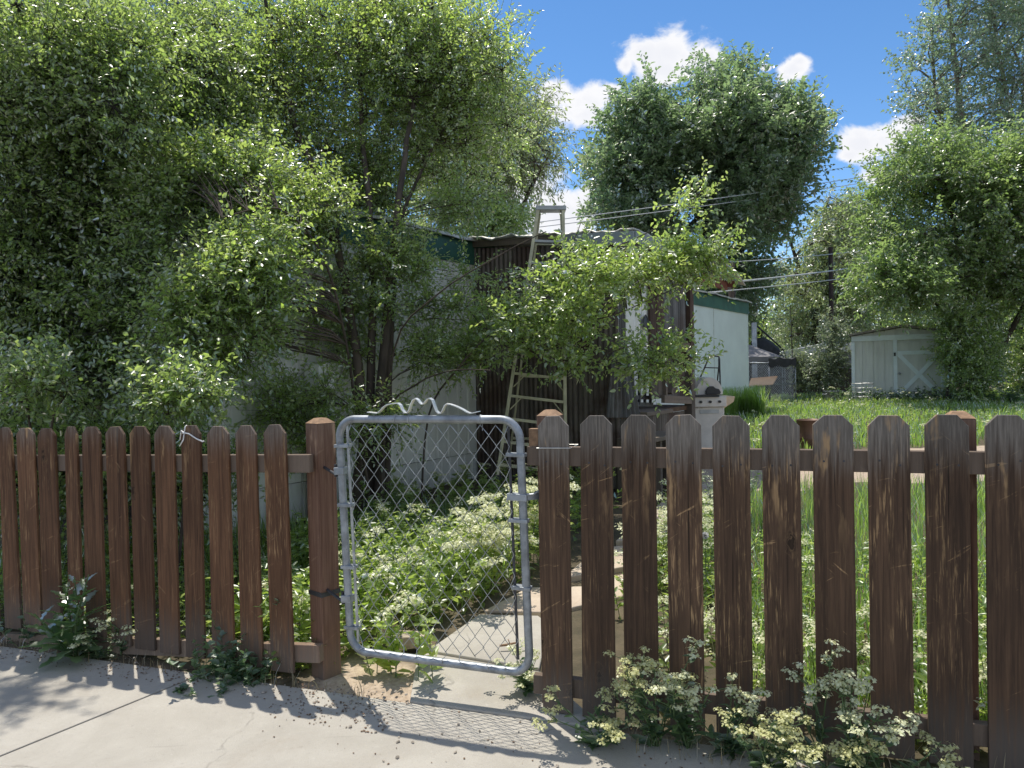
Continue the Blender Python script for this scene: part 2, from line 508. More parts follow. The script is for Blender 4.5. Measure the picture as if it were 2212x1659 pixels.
# ------------------------------------------------------------------ materials
M_picket = wood_mat("painted picket", (0.050, 0.030, 0.019), (0.130, 0.076, 0.045), (0.44, 0.28, 0.14), (0.24, 0.215, 0.185), 1.22)
M_picketL = wood_mat("reddish picket", (0.078, 0.038, 0.020), (0.185, 0.092, 0.048), (0.42, 0.26, 0.13), (0.24, 0.215, 0.185), 1.24, 0.9, 0.5)
M_post = wood_mat("redwood post", (0.12, 0.062, 0.04), (0.24, 0.135, 0.088), (0.42, 0.28, 0.18), (0.33, 0.27, 0.21), 1.34, 0.3, 0.4)
M_cap = simple("bare end grain", (0.30, 0.18, 0.10), 0.8, 0, 0.25, 40, 0.2)
M_rail = wood_mat("fence rail", (0.10, 0.055, 0.035), (0.20, 0.12, 0.08), (0.42, 0.30, 0.20), (0.40, 0.33, 0.26), 5, 0.0, 0.3)

def metal(name, col, rough=0.42, var=0.3):
    m, t, b = mat(name)
    v = objvec(t)
    n = t.noise(v, 14, 6, 0.6); n2 = t.noise(v, 90, 3, 0.5)
    c = t.mix(t.ss(n, 0.3, 0.7), tuple(x * (1 - var) for x in col), tuple(x * (1 + var) for x in col))
    c = t.mix(t.math('MULTIPLY', t.ss(n2, 0.66, 0.75), 0.5), c, (0.12, 0.07, 0.045))
    t.link(c, b.inputs['Base Color']); b.inputs['Metallic'].default_value = 0.55
    t.link(t.math('MULTIPLY_ADD', n, 0.3, rough - 0.1), b.inputs['Roughness'])
    bump(t, b, n2, 0.08, 0.002)
    return m
M_galv = metal("galvanised tube", (0.30, 0.32, 0.34))
M_wire = metal("galvanised wire", (0.42, 0.43, 0.43), 0.4)
M_alu = metal("bright flat bar", (0.78, 0.77, 0.73), 0.4, 0.12)
M_darkmetal = simple("dark steel", (0.05, 0.05, 0.055), 0.5, 0.3, 0.3, 20)
M_string = simple("white cord", (0.75, 0.74, 0.72), 0.9, 0, 0.1, 60)
M_bark = simple("elm bark", (0.075, 0.058, 0.045), 0.95, 0, 0.45, 9, 0.6, (1, 1, 0.25))
M_barkpale = simple("poplar bark", (0.22, 0.19, 0.16), 0.9, 0, 0.35, 7, 0.4, (1, 1, 0.3))
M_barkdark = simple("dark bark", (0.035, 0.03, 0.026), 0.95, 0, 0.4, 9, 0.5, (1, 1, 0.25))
M_leaf = leaf_mat("elm leaf", (0.08, 0.135, 0.035), (0.12, 0.18, 0.05), (0.50, 0.75, 0.10), (0.82, 0.97, 0.26), 0.11, 0.63)
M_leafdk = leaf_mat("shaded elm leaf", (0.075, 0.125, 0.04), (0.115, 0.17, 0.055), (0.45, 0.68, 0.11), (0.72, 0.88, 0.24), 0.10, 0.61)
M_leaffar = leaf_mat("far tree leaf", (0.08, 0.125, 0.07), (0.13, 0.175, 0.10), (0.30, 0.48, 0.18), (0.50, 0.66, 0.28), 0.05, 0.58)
M_leafbox = leaf_mat("boxelder leaf", (0.085, 0.135, 0.05), (0.13, 0.18, 0.07), (0.34, 0.54, 0.13), (0.58, 0.76, 0.23), 0.05, 0.6)
M_leafwil = leaf_mat("dull willow leaf", (0.10, 0.14, 0.065), (0.155, 0.19, 0.09), (0.40, 0.54, 0.16), (0.62, 0.72, 0.28), 0.05, 0.6)
M_leafpop = leaf_mat("poplar leaf", (0.09, 0.14, 0.09), (0.15, 0.205, 0.14), (0.34, 0.52, 0.24), (0.5, 0.68, 0.36), 0.08, 0.57)
M_leafsil = leaf_mat("silvery leaf", (0.16, 0.2, 0.13), (0.25, 0.29, 0.2), (0.32, 0.42, 0.2), (0.46, 0.56, 0.28), 0.05)
M_leafcon = leaf_mat("conifer needle", (0.03, 0.05, 0.035), (0.05, 0.075, 0.05), (0.03, 0.06, 0.03), (0.06, 0.1, 0.05), 0.03)
M_weed = leaf_mat("weed leaf", (0.10, 0.165, 0.04), (0.15, 0.22, 0.06), (0.56, 0.80, 0.10), (0.82, 0.98, 0.24), 0.05, 0.58)
M_weedblue = leaf_mat("grey green weed leaf", (0.065, 0.12, 0.07), (0.10, 0.17, 0.09), (0.16, 0.30, 0.09), (0.26, 0.42, 0.12), 0.05)
M_grass = leaf_mat("grass blade", (0.07, 0.13, 0.03), (0.13, 0.2, 0.05), (0.36, 0.64, 0.07), (0.62, 0.86, 0.18), 0.05, 0.56)
M_straw = leaf_mat("dry straw", (0.30, 0.24, 0.13), (0.42, 0.35, 0.20), (0.2, 0.16, 0.08), (0.3, 0.24, 0.12), 0.03, 0.35)
M_flower = leaf_mat("cream flower", (0.74, 0.76, 0.46), (0.84, 0.85, 0.60), (0.72, 0.74, 0.40), (0.82, 0.82, 0.5), 0.01, 0.42)
M_flowery = leaf_mat("yellowish flower", (0.62, 0.62, 0.28), (0.74, 0.73, 0.42), (0.60, 0.62, 0.24), (0.72, 0.71, 0.36), 0.01, 0.42)
M_stem = simple("green stem", (0.09, 0.14, 0.05), 0.7, 0, 0.2, 20)

# ------------------------------------------------------------------ ground, sidewalk, path
def axis(fine0, fine1, step, far0, far1):
    a = list(np.arange(fine0, fine1, step)); x = a[-1]; s = step
    while x < far1: s *= 1.35; x += s; a.append(x)
    x = a[0]; s = step; pre = []
    while x > far0: s *= 1.35; x -= s; pre.append(x)
    return np.array(pre[::-1] + a)
gx = axis(-7, 14, 0.12, -400, 400); gy = axis(0.0, 24, 0.12, -30, 700)
XX, YY = np.meshgrid(gx, gy)
gzv = np.vectorize(gz)(XX, YY)
FDv = (YY - FD) * math.cos(TH) + XX * math.sin(TH)
gzv = gzv + np.where(FDv > 0.0, 0.018 * np.sin(XX * 2.3 + 0.7) * np.sin(YY * 1.9), 0)
GV = np.stack([XX, YY, gzv], -1).reshape(-1, 3)
ny, nx = XX.shape
idx = np.arange(nx * ny).reshape(ny, nx)
GQ = np.stack([idx[:-1, :-1], idx[:-1, 1:], idx[1:, 1:], idx[1:, :-1]], -1).reshape(-1, 4)
# sandy yard strip between the beds and the lawn, and bare earth next to the fence
sandA, sandB = G(1400, 1052), G(2212, 1050)
def sandy(x, y):
    lo = 7.6 + 0.25 * math.sin(x * 1.7) + 0.12 * math.sin(x * 5.1)
    hi = 11.6 + 0.35 * math.sin(x * 0.9 + 1)
    k = min(max((y - lo) / 0.5, 0), 1) * min(max((hi - y) / 0.7, 0), 1)
    k *= min(max((x - 0.6) / 0.6, 0), 1)
    return k
sv = np.vectorize(sandy)(XX, YY)
near = np.clip(1 - np.abs(FDv + 0.1) / 0.35, 0, 1)
gate_dirt = np.exp(-(((XX + 0.72) / 0.38) ** 2 + ((FDv - 0.12) / 0.30) ** 2))
tintv = np.maximum(sv, np.maximum(near * 0.5, gate_dirt))
m, t, b = mat("yard earth")
at = t.new("ShaderNodeAttribute", attribute_name="tint")
v = objvec(t, False)
n = t.noise(v, 3.5, 8, 0.65); n2 = t.noise(v, 45, 4, 0.6)
soil = t.mix(t.ss(n, 0.3, 0.7), (0.06, 0.05, 0.028), (0.13, 0.10, 0.06))
sand = t.mix(t.ss(n2, 0.3, 0.7), (0.34, 0.26, 0.185), (0.48, 0.385, 0.29))
c = t.mix(t.ss(t.math('ADD', at.outputs['Fac'], t.math('MULTIPLY', t.math('SUBTRACT', n, 0.5), 0.7)), 0.3, 0.65), soil, sand)
t.link(c, b.inputs['Base Color']); b.inputs['Roughness'].default_value = 0.95
bump(t, b, t.math('ADD', n, t.math('MULTIPLY', n2, 0.3)), 0.7, 0.03)
struct(np_mesh("ground", GV, GQ, tintv.reshape(-1), m, None, None, True), "structure", "bare earth and sandy soil of the yard")

m, t, b = mat("concrete")
v = objvec(t, False)
n = t.noise(v, 1.6, 8, 0.65, 0.4); n2 = t.noise(v, 150, 4, 0.75); n3 = t.noise(v, 38, 6, 0.7); n4 = t.noise(v, 420, 2, 0.6)
c = t.mix(t.ss(n, 0.32, 0.68), (0.40, 0.367, 0.31), (0.50, 0.465, 0.40))
c = t.mix(t.math('MULTIPLY', t.ss(n4, 0.35, 0.7), 0.35), c, (0.27, 0.25, 0.215))
c = t.mix(t.math('MULTIPLY', t.ss(n2, 0.60, 0.70), 0.6), c, (0.19, 0.17, 0.14))
c = t.mix(t.math('MULTIPLY', t.ss(n3, 0.56, 0.76), 0.4), c, (0.56, 0.53, 0.48))
c = t.mix(t.math('MULTIPLY', t.ss(n3, 0.44, 0.28), 0.35), c, (0.25, 0.225, 0.19))
st = t.noise(t.map(v, (1, 1, 1), (5, 3, 0)), 0.9, 8, 0.72, 0.8)
c = t.mix(t.math('MULTIPLY', t.ss(st, 0.52, 0.72), 0.4), c, (0.30, 0.245, 0.185))
# hairline cracks and dragged marks
vo = t.new("ShaderNodeTexVoronoi", feature='DISTANCE_TO_EDGE'); vo.inputs['Scale'].default_value = 0.55
wv = t.new("ShaderNodeVectorMath", operation='MULTIPLY_ADD'); wn = t.new("ShaderNodeTexNoise"); wn.inputs['Scale'].default_value = 3.0; wn.inputs['Detail'].default_value = 5
t.link(v, wn.inputs['Vector']); t.link(wn.outputs['Color'], wv.inputs[0]); wv.inputs[1].default_value = (.5, .5, 0); t.link(v, wv.inputs[2]); t.link(wv.outputs[0], vo.inputs['Vector'])
crk = t.math('SUBTRACT', 1.0, t.ss(vo.outputs['Distance'], 0.001, 0.005))
c = t.mix(t.math('MULTIPLY', t.math('MULTIPLY', crk, t.ss(n, 0.45, 0.6)), 0.6), c, (0.14, 0.125, 0.105))
drag = t.noise(t.map(v, (1.2, 14, 1), (0, 0, 0), (0, 0, 0.5)), 1.0, 4, 0.6, 0.5)
c = t.mix(t.math('MULTIPLY', t.ss(drag, 0.64, 0.72), 0.22), c, (0.22, 0.2, 0.175))
t.link(c, b.inputs['Base Color']); b.inputs['Roughness'].default_value = 0.92
bump(t, b, t.math('ADD', t.math('ADD', n2, t.math('MULTIPLY', n3, 0.6)), t.math('MULTIPLY', n4, 0.5)), 0.6, 0.005)
M_conc = m

def slab(mb, poly, top, th=0.08):
    mb.prism([(p[0], p[1], top - th) for p in poly], (0, 0, th))
# the sidewalk: slabs between joints that run obliquely away from the street
mb = MB()
ja = G(0, 1652); jb = G(342, 1510); jd = (jb - ja)[:2]; jd /= np.linalg.norm(jd)
kerb = [FX[:2] * s + np.array([0, FD]) - FN[:2] * 0.34 for s in (-9, 9)]
def along(s, d): return FX[:2] * s + np.array([0, FD]) - FN[:2] * d
def slab_between(s0, s1, d0, d1, gap=0.006):
    # joint direction makes s shift with d
    k = -(jd @ FX[:2]) / (jd @ FN[:2])
    q = lambda s, d: along(s + k * (d - 0.34), d)
    return [q(s0 + gap, d1), q(s1 - gap, d1), q(s1 - gap, d0), q(s0 + gap, d0)]
jfoot = ja[:2] - jd * 0
# where the visible joint meets the kerb edge line
d_ja = -fd(ja[0], ja[1]); k_ = -(jd @ FX[:2]) / (jd @ FN[:2])
s_ja = (ja[:2] - np.array([0, FD])) @ FX[:2] - k_ * (d_ja - 0.34)
L = 1.5
for i in range(-5, 7):
    s0 = s_ja + i * 2.9; s1 = s0 + 2.9
    slab(mb, slab_between(s0, s1, 0.065, 1.62), 0.0, 0.1)
struct(mb.build("sidewalk", M_conc, bevel=0.004), "structure", "pale concrete sidewalk with tooled joints")
mb = MB(); slab(mb, [along(-12, 1.64), along(-12, 1.80), along(12, 1.80), along(12, 1.64)], -0.002, 0.15)
struct(mb.build("kerb", M_conc, bevel=0.01), "structure", "concrete kerb edge of the sidewalk")
M_asph = simple("asphalt", (0.05, 0.05, 0.052), 0.9, 0, 0.3, 60, 0.4)
mb = MB(); slab(mb, [along(-60, 1.80), along(-60, 9.5), along(60, 9.5), along(60, 1.80)], -0.02, 0.02)
struct(mb.build("road", M_asph), "structure", "asphalt road")

# concrete apron through the gateway, then sandstone flags
m, t, b = mat("sandstone flag")
v = objvec(t)
n = t.noise(v, 4, 7, 0.65); n2 = t.noise(v, 70, 3, 0.6)
c = t.mix(t.ss(n, 0.3, 0.7), (0.44, 0.35, 0.265), (0.56, 0.465, 0.365))
c = t.mix(t.math('MULTIPLY', t.ss(n2, 0.6, 0.75), 0.4), c, (0.2, 0.14, 0.09))
t.link(c, b.inputs['Base Color']); b.inputs['Roughness'].default_value = 0.92
bump(t, b, t.math('ADD', n, t.math('MULTIPLY', n2, 0.4)), 0.5, 0.01)
M_flag = m
def Gq(*ps): return [G(x, y)[:2] for x, y in ps]
mb = MB()
slab(mb, [along(-0.50, 0.060), along(0.40, 0.060), G(1168, 1456)[:2], G(903, 1411)[:2]], 0.008, 0.06)
slab(mb, Gq((925, 1415), (1165, 1455), (1190, 1335), (1035, 1332))[::1], 0.022, 0.06)
path = mb.build("path", M_conc, bevel=0.006); struct(path, "structure", "pale concrete slab of the garden path inside the gate")
mb = MB()
flags = [[(1045, 1326), (1225, 1330), (1290, 1268), (1140, 1272)],
         [(1232, 1328), (1345, 1300), (1370, 1240), (1300, 1262)],
         [(1215, 1262), (1360, 1232), (1400, 1180), (1290, 1190)],
         [(1330, 1180), (1450, 1172), (1480, 1125), (1375, 1135)],
         [(1395, 1128), (1520, 1118), (1545, 1080), (1430, 1086)],
         [(1440, 1080), (1600, 1074), (1630, 1050), (1470, 1050)]]
for i, q in enumerate(flags):
    slab(mb, Gq(*q), 0.03 + 0.006 * (i % 2) + 0.018 * i, 0.07)
struct(mb.build("flagstone_path", M_flag, bevel=0.01), "structure", "tan sandstone flags leading from the gate into the yard")

# ------------------------------------------------------------------ picket fences
def picket(parent, tl, tr, yt, bl, br, yb, zb, mat_, cut=0.27, drop=0.042):
    a, b_ = F(tl, yt), F(tr, yt); c, d = F(bl, yb), F(br, yb)
    # run the edges on down to the foot of the board
    def ext(p, q):
        k = (zb - p[2]) / (q[2] - p[2]); return p + (q - p) * k
    c2, d2 = ext(a, c), ext(b_, d)
    o = (c2 + d2) / 2
    wv = b_ - a
    up1 = unit(a - c2); up2 = unit(b_ - d2)
    jit = lambda s: random.uniform(-s, s)
    poly = [c2, d2, b_ - up2 * (drop + jit(0.004)), b_ - wv * (cut + jit(0.02)) + up2 * jit(0.002), a + wv * (cut + jit(0.02)) + up1 * jit(0.002), a - up1 * (drop + jit(0.004))]
    mb = MB(); mb.prism(poly, FN * 0.017)
    return mb.build("picket", mat_, parent, o, bevel=0.0022)

def post(parent, x, y_top, width, off, ang, top_z, foot=-0.06, nm="post"):
    c = F(x, y_top, off); base = np.array([c[0], c[1], foot])
    ca, sa = math.cos(TH + ang), math.sin(TH + ang)
    ax = np.array([ca, -sa, 0]); ay = np.array([sa, ca, 0])
    mb = MB(); H = top_z - foot
    mb.box((0, 0, H / 2), (width, width, H), ax, ay)
    mb.v = [tuple(np.array(v) + base) for v in mb.v]
    po = mb.build(nm, M_post, parent, base, bevel=0.004)
    h = width / 2; q = h * 0.42
    vs = [base + ax * (sx_ * h) + ay * (sy_ * h) + np.array([0, 0, H + 0.0015]) for sx_, sy_ in ((-1, -1), (1, -1), (1, 1), (-1, 1))]
    vs += [base + ax * (sx_ * q) + ay * (sy_ * q) + np.array([0, 0, H + 0.026]) for sx_, sy_ in ((-1, -1), (1, -1), (1, 1), (-1, 1))]
    mb = MB(); mb.add(vs, [(0, 1, 5, 4), (1, 2, 6, 5), (2, 3, 7, 6), (3, 0, 4, 7), (4, 5, 6, 7)])
    mb.build("post_cap", M_cap, po, base)
    return po, ax, ay, base

def rail(parent, p0, p1, h, th=0.038, lab=None):
    """p0,p1: centre line of the front face"""
    mb = MB(); e = FN * th
    z = np.array([0, 0, h / 2])
    mb.prism([p0 - z, p1 - z, p1 + z, p0 + z], e)
    return mb.build("rail", M_rail, parent, (p0 + p1) / 2, bevel=0.003)

def Fz(x, y, off, z): p = F(x, y, off); p[2] = z; return p

LP = [(-6, 24, 923.5, 10, 49, 1381), (33, 73, 924, 51, 93, 1388), (78.5, 119, 925, 90, 132, 1288), (137.5, 166, 922.5, 145, 176, 1239),
      (174.5, 216, 921.5, 182, 225, 1239), (225.5, 268, 921.5, 240, 284, 1386), (278, 322, 921, 291, 337, 1424), (331, 376, 920, 345, 389, 1432),
      (389, 433, 919.5, 401, 444, 1425), (445, 494, 921, 457, 507, 1410), (506.5, 553, 919.5, 519, 568, 1405), (567, 617, 917, 584, 636, 1442)]
zl = lambda x: 0.075 - 0.045 * (x / 600)
org = F(330, 1420); org[2] = 0
fl = thing("picket_fence", "reddish brown picket fence left of the gate, its boards close together above thistles and weeds", "fence", org)
for k in range(3):                                   # boards just past the edge of the photo
    d = FX * (-0.19 * (3 - k)); a = F(-6, 923.5) + d; b_ = F(24, 923.5) + d; c_ = F(10, 1381) + d; e_ = F(49, 1381) + d
    mb = MB(); mb.prism([c_ * 1, e_, b_ - np.array([0, 0, .04]), b_ - (b_ - a) * .27, a + (b_ - a) * .27, a - np.array([0, 0, .04])], FN * 0.02)
    mb.build("picket", M_picketL, fl, c_)
for q in LP:
    q = (q[0] + 1, q[1] - 2.5, q[2], q[3] + 1, q[4] - 2.5, q[5])
    picket(fl, *q[:3], *q[3:], zl(q[3]), M_picketL, 0.27 if q[0] != 137.5 else 0.12)
r0 = F(-120, 1000, 0.021); r1 = F(668, 1002, 0.021)
rail(fl, r0, r1, 0.088)
r0 = F(-120, 1380, 0.021); r1 = F(690, 1414, 0.021)
rail(fl, r0, r1, 0.088)
PL, plx, ply, plb = post(fl, 692, 912, 0.105, 0.125, 0.22 * 1.75, 1.255)

RP = [(1161, 1227, 899, 1173, 1237, 1545), (1253, 1321, 897, 1258, 1330, 1542), (1341, 1415, 897, 1350, 1424, 1565), (1437.5, 1514, 896.5, 1448, 1523, 1585),
      (1538, 1619, 897.5, 1548, 1628, 1600), (1645, 1727, 897.5, 1655, 1738, 1600), (1755, 1843, 896, 1766, 1854, 1639), (1874.5, 1965, 896.5, 1883, 1977, 1640),
      (1998, 2093, 895.5, 2007, 2104, 1659), (2129, 2228, 896, 2137, 2237, 1659), (2270, 2372, 896, 2279, 2381, 1659), (2420, 2526, 896, 2430, 2536, 1659)]
org = F(1500, 1560); org[2] = 0
fr = thing("picket_fence", "dark brown weathered picket fence right of the gate with wide grassy gaps and scratched boards", "fence", org)
for q in RP:
    p_ = picket(fr, *q[:3], *q[3:], 0.012, M_picket, 0.28)
    for f_ in (0.27, 0.76):
        a = F(q[0] + (q[1] - q[0]) * f_ + 1, q[2] + 104 + random.uniform(-6, 6), -0.0012)
        mb = MB(); k8 = [a + (FX * math.cos(w_) + np.array([0, 0, math.sin(w_)])) * 0.0042 for w_ in np.linspace(0, 2 * math.pi, 8, False)]
        mb.prism(k8, FN * 0.004); mb.build("nail", M_darkmetal, p_, a)
rail(fr, F(1138, 985, 0.023), F(2560, 1008, 0.023), 0.083)
rail(fr, F(1152, 1478, 0.023), F(2560, 1640, 0.023), 0.083)
PR, prx, pry, prb = post(fr, 1188, 900, 0.098, 0.13, 0.0, 1.292)
post(fr, 2070, 900, 0.098, 0.13, 0.05, 1.282)
# short off-cut standing on the rail beside the first board, and the wire tied round that board
o = F(1152, 950, 0.03); mb = MB(); mb.box(o + FN * 0.02, (0.042, 0.038, 0.096), FX, FN); mb.build("rail_block", M_cap, fr, o, bevel=0.002)
mb = MB(); a = F(1161, 968, -0.003); b_ = F(1230, 968, -0.003)
mb.tube([a - FX * .004, b_ + FX * .004, b_ + FX * .004 + FN * .15, a - FX * .004 + FN * .15], 0.0016, 6, True); mb.build("tie_wire", M_alu, fr, a)
# nail heads
for (xs, y) in (((1392 - 100, 1000), 0),): pass

# white string knotted over one picket
mb = MB()
k0 = F(398, 935, -0.006)
mb.tube([F(389, 950, -0.004), F(392, 930, -0.006), k0, F(408, 937, -0.008), F(425, 948, -0.006), F(438, 954, -0.004), F(440, 953, 0.022)], 0.0035, 6)
mb.tube([k0, F(396, 950, -0.010), F(388, 964, -0.006)], 0.0032, 6)
mb.tube([k0, F(400, 922, -0.006), F(403, 919, 0.01), F(400, 930, 0.024)], 0.0032, 6)
mb.lathe([(0.001, -0.006), (0.0065, -0.003), (0.0065, 0.003), (0.001, 0.006)], k0 - FN * .004, 8)
s = mb.build("string", M_string, None, k0, True); tag(s, "white string knotted round the top of a reddish picket", "string")

# ------------------------------------------------------------------ the chain link gate
TLg, TRg, BLg, BRg = F(724, 897), F(1130, 897), F(752, 1412), F(1154, 1466)
def Q(u, v): return (1 - v) * ((1 - u) * TLg + u * TRg) + v * ((1 - u) * BLg + u * BRg)
gate = thing("chain_link_gate", "galvanised chain link walk gate with rounded tube frame and a bent bar ornament on top", "gate", (BLg + BRg) / 2)
WG = np.linalg.norm(TRg - TLg); HG = np.linalg.norm(TLg - BLg)
TR_ = 0.0185
def qm(x, y):
    """metres from the top left outer corner"""
    return Q(x / WG, y / HG)
rc = 0.105; ii = TR_
pts = []
for (cx_, cy_, a0) in ((rc, rc, 180), (WG - rc, rc, 270), (WG - rc, HG - rc, 0), (rc, HG - rc, 90)):
    for k in range(9):
        a = math.radians(a0 + k * 90 / 8)
        pts.append(qm(cx_ + (rc - ii) * math.cos(a), cy_ + (rc - ii) * math.sin(a)))
mb = MB(); mb.tube(pts, TR_, 14, True); mb.build("frame", M_galv, gate, BLg, True)
# tension bars
xl, xr = 0.062, WG - 0.070
for xx, n_ in ((xl, 0), (xr, 1)):
    mb = MB(); mb.beam(qm(xx, 0.045), qm(xx - 0.002, HG - 0.065 - 0.01 * n_), 0.012, 0.005, FN); mb.build("tension_bar", M_darkmetal if n_ else M_wire, gate, qm(xx, .5))
# diamond mesh: zigzag wires that hook round one another
mb = MB(); pitch = 0.0715; ncol = 22
x0 = xl + 0.004; pitch = (xr - xl - 0.008) / ncol
hz = 0.047
nrow = int((HG - 0.085) / hz)
rdm = random.Random(5)
for c in range(ncol + 1):
    w_ = []
    for r in range(nrow + 1):
        side = 1 if r % 2 else -1
        x = x0 + c * pitch + side * pitch * 0.52 * (1 if c % 2 else -1)
        x = min(max(x, xl - 0.002), xr + 0.002)
        low = max(0, r - nrow + 5) / 5
        y = 0.042 + r * hz + rdm.uniform(-1, 1) * 0.001 + low * rdm.uniform(-0.006, 0.006)
        x += low * rdm.uniform(-0.006, 0.006)
        wv = 0.003 * (1 if side > 0 else -1)
        sag = 0.012 * math.sin(math.pi * min(1, r / nrow)) * math.sin(c * 1.3)
        p = qm(x, y) + FN * (wv + sag * 0.6)
        w_.append(p)
    # the lowest strand curls round the bottom rail or hangs loose
    if c % 3 == 0:
        last = w_[-1]
        w_ += [last + np.array([0, 0, -0.02]) + FX * rdm.uniform(-.02, .02) - FN * .02, last + np.array([0, 0, -0.045]) + FX * rdm.uniform(-.03, .03) - FN * .012]
    mb.tube(w_, 0.0019, 5)
mb.build("chain_link_mesh", M_wire, gate, qm(WG / 2, HG / 2), True)
# bands that clamp the tension bars to the frame
def band(name, x_in, x_out, y, h=0.016, t_=0.05, m_=M_galv):
    mb = MB(); mb.beam(qm(x_in, y), qm(x_out, y + 0.002), 0.042, h, (0, 0, 1)); return mb.build(name, m_, gate, qm(x_in, y), bevel=0.002)
fy = lambda y: (y - 897) / 515 * HG
for y in (962, 1089, 1222, 1352): band("tension_band", 0.072, -0.004, fy(y) * 1.0)
for y in (982, 1124, 1270): band("tension_band", WG - 0.082, WG + 0.004, (y - 897) / 569 * HG)
# hinges: straps round the frame, pintle and post strap
for y in (1016, 1291):
    yy_ = fy(y)
    h_ = band("hinge", 0.04, -0.012, yy_, 0.034)
    a = qm(0.0, yy_); pp = plb + plx * 0.0525 - ply * 0.02; pp = np.array([pp[0], pp[1], a[2]])
    mb = MB(); mb.tube([a + np.array([0, 0, -.03]) - FX * .012, a + np.array([0, 0, .03]) - FX * .012], 0.008, 8)
    mb.tube([a - FX * .012 + np.array([0, 0, -.02]), pp], 0.007, 8)
    mb.build("hinge_pin", M_darkmetal, h_, a)
    mb = MB(); hw = 0.0525
    if y > 1200:
        for (d1, d2) in ((plx, ply), (ply, plx)):
            mb.box(np.array([plb[0], plb[1], a[2] - 0.02]) - ply * (hw + .002) if d1 is plx else np.array([plb[0], plb[1], a[2] - 0.02]) + plx * (hw + .002),
                   (2 * hw + 0.006, 0.003, 0.022), d1, d2)
        mb.build("hinge_strap", M_darkmetal, h_, a)
# latch
yy_ = (1073 - 897) / 569 * HG
l_ = band("latch", WG - 0.085, WG + 0.006, yy_, 0.03)
a = qm(WG, yy_)
mb = MB(); mb.beam(a, a + FX * 0.055 + FN * .04, 0.006, 0.03); mb.tube([a + FX * .0 + np.array([0, 0, .01]) - FN * .01, a + FX * .03 + np.array([0, 0, .012]), a + FX * .06 + FN * .02 + np.array([0, 0, .03])], 0.005, 6)
mb.build("latch_fork", M_galv, l_, a)
# wire ties on the top rail
for x in (0.315, 0.385, 0.735):
    c0 = qm(x, ii); mb = MB()
    mb.tube([c0 + np.array([0, 0, 0.021 * math.cos(k)]) + FN * 0.021 * math.sin(k) + FX * 0.004 * k / 3 for k in np.linspace(0, 6.6, 14)] + [c0 + np.array([0, 0, -.05]) + FX * .012], 0.0014, 5)
    mb.build("wire_tie", M_wire, gate, c0)
# the bent flat bar on top
cr2 = lambda x, y: F(626.7 + .5112 * x, 811 + .5112 * y, 0.0)
op = [(330, 155), (352, 157), (372, 159), (382, 150), (400, 131), (416, 122), (440, 118), (458, 117), (468, 126), (476, 145), (486, 157), (497, 158), (505, 147),
      (513, 120), (522, 103), (533, 97), (543, 104), (552, 117), (560, 122), (568, 117), (580, 101), (592, 96), (603, 104), (612, 130), (620, 150), (630, 160), (640, 159), (648, 145), (655, 128),
      (664, 120), (680, 122), (705, 131), (730, 143), (748, 154), (764, 160), (782, 156), (800, 152)]
pts = [cr2(*p) for p in op]
mb = MB(); vs = []; fs = []
for i, p in enumerate(pts):
    d = unit(pts[min(i + 1, len(pts) - 1)] - pts[max(i - 1, 0)]); nn = np.cross(FN, d) * 0.002
    e = FN * 0.013
    vs += [p - e - nn, p + e - nn, p + e + nn, p - e + nn]
for i in range(len(pts) - 1):
    for k in range(4): fs.append((i * 4 + k, i * 4 + (k + 1) % 4, i * 4 + 4 + (k + 1) % 4, i * 4 + 4 + k))
fs += [(0, 1, 2, 3), tuple((len(pts) - 1) * 4 + k for k in (3, 2, 1, 0))]
mb.add(vs, fs); mb.build("ornament", M_alu, gate, pts[0])

# ------------------------------------------------------------------ mobile home
m, t, b = mat("white siding")
v = objvec(t)
n = t.noise(t.map(v, (1.2, 1.2, 0.5)), 2.5, 6, 0.6); n2 = t.noise(t.map(v, (14, 14, 0.6)), 1.0, 4)
c = t.mix(t.ss(n, 0.35, 0.75), (0.80, 0.80, 0.76), (0.66, 0.65, 0.60))
c = t.mix(t.math('MULTIPLY', t.ss(n2, 0.55, 0.75), 0.25), c, (0.45, 0.43, 0.38))
t.link(c, b.inputs['Base Color']); b.inputs['Roughness'].default_value = 0.6
M_white = m
M_mint = simple("pale mint siding", (0.66, 0.74, 0.70), 0.6, 0, 0.05, 1.5)
M_green = simple("dark green fascia", (0.035, 0.115, 0.085), 0.55, 0, 0.2, 4)
M_roof = simple("weathered roof sheet", (0.50, 0.49, 0.46), 0.5, 0.3, 0.2, 5)
M_seam = simple("seam strip", (0.5, 0.52, 0.48), 0.7)

TA = np.array([-1.78, 7.47]); TD = unit(np.array([0.577, 0.816])); TN = np.array([TD[1], -TD[0]])
EZ = 3.20
def T(s, out, z):
    """s metres along the long wall from its reference corner, out metres towards the yard"""
    q = TA + TD * s + TN * out; return np.array([q[0], q[1], z])
S0, S1 = -1.7, 13.98
def walls_strip(mb, s0, s1, z0, z1, pitch=0.2, amp=0.010, out=0.0):
    """ribbed sheet along the long wall"""
    xs = []; s = s0
    while s < s1:
        xs += [(s, 0), (s + pitch * 0.7, 0), (s + pitch * 0.78, -amp), (s + pitch * 0.92, -amp)]
        s += pitch
    xs = [q for q in xs if q[0] <= s1] + [(s1, 0)]
    vs = [T(q[0], out + q[1], z) for q in xs for z in (z0, z1)]
    mb.add(vs, [(2 * i, 2 * i + 2, 2 * i + 3, 2 * i + 1) for i in range(len(xs) - 1)])
home = thing("mobile_home", "long white mobile home with a dark green band under its roof", "mobile home", T(6, -1.8, 0.2))
mb = MB(); walls_strip(mb, S0, 9.4, 0.45, EZ - 0.28); mb.build("wall_panel", M_white, home, T(3, 0, 0.5))
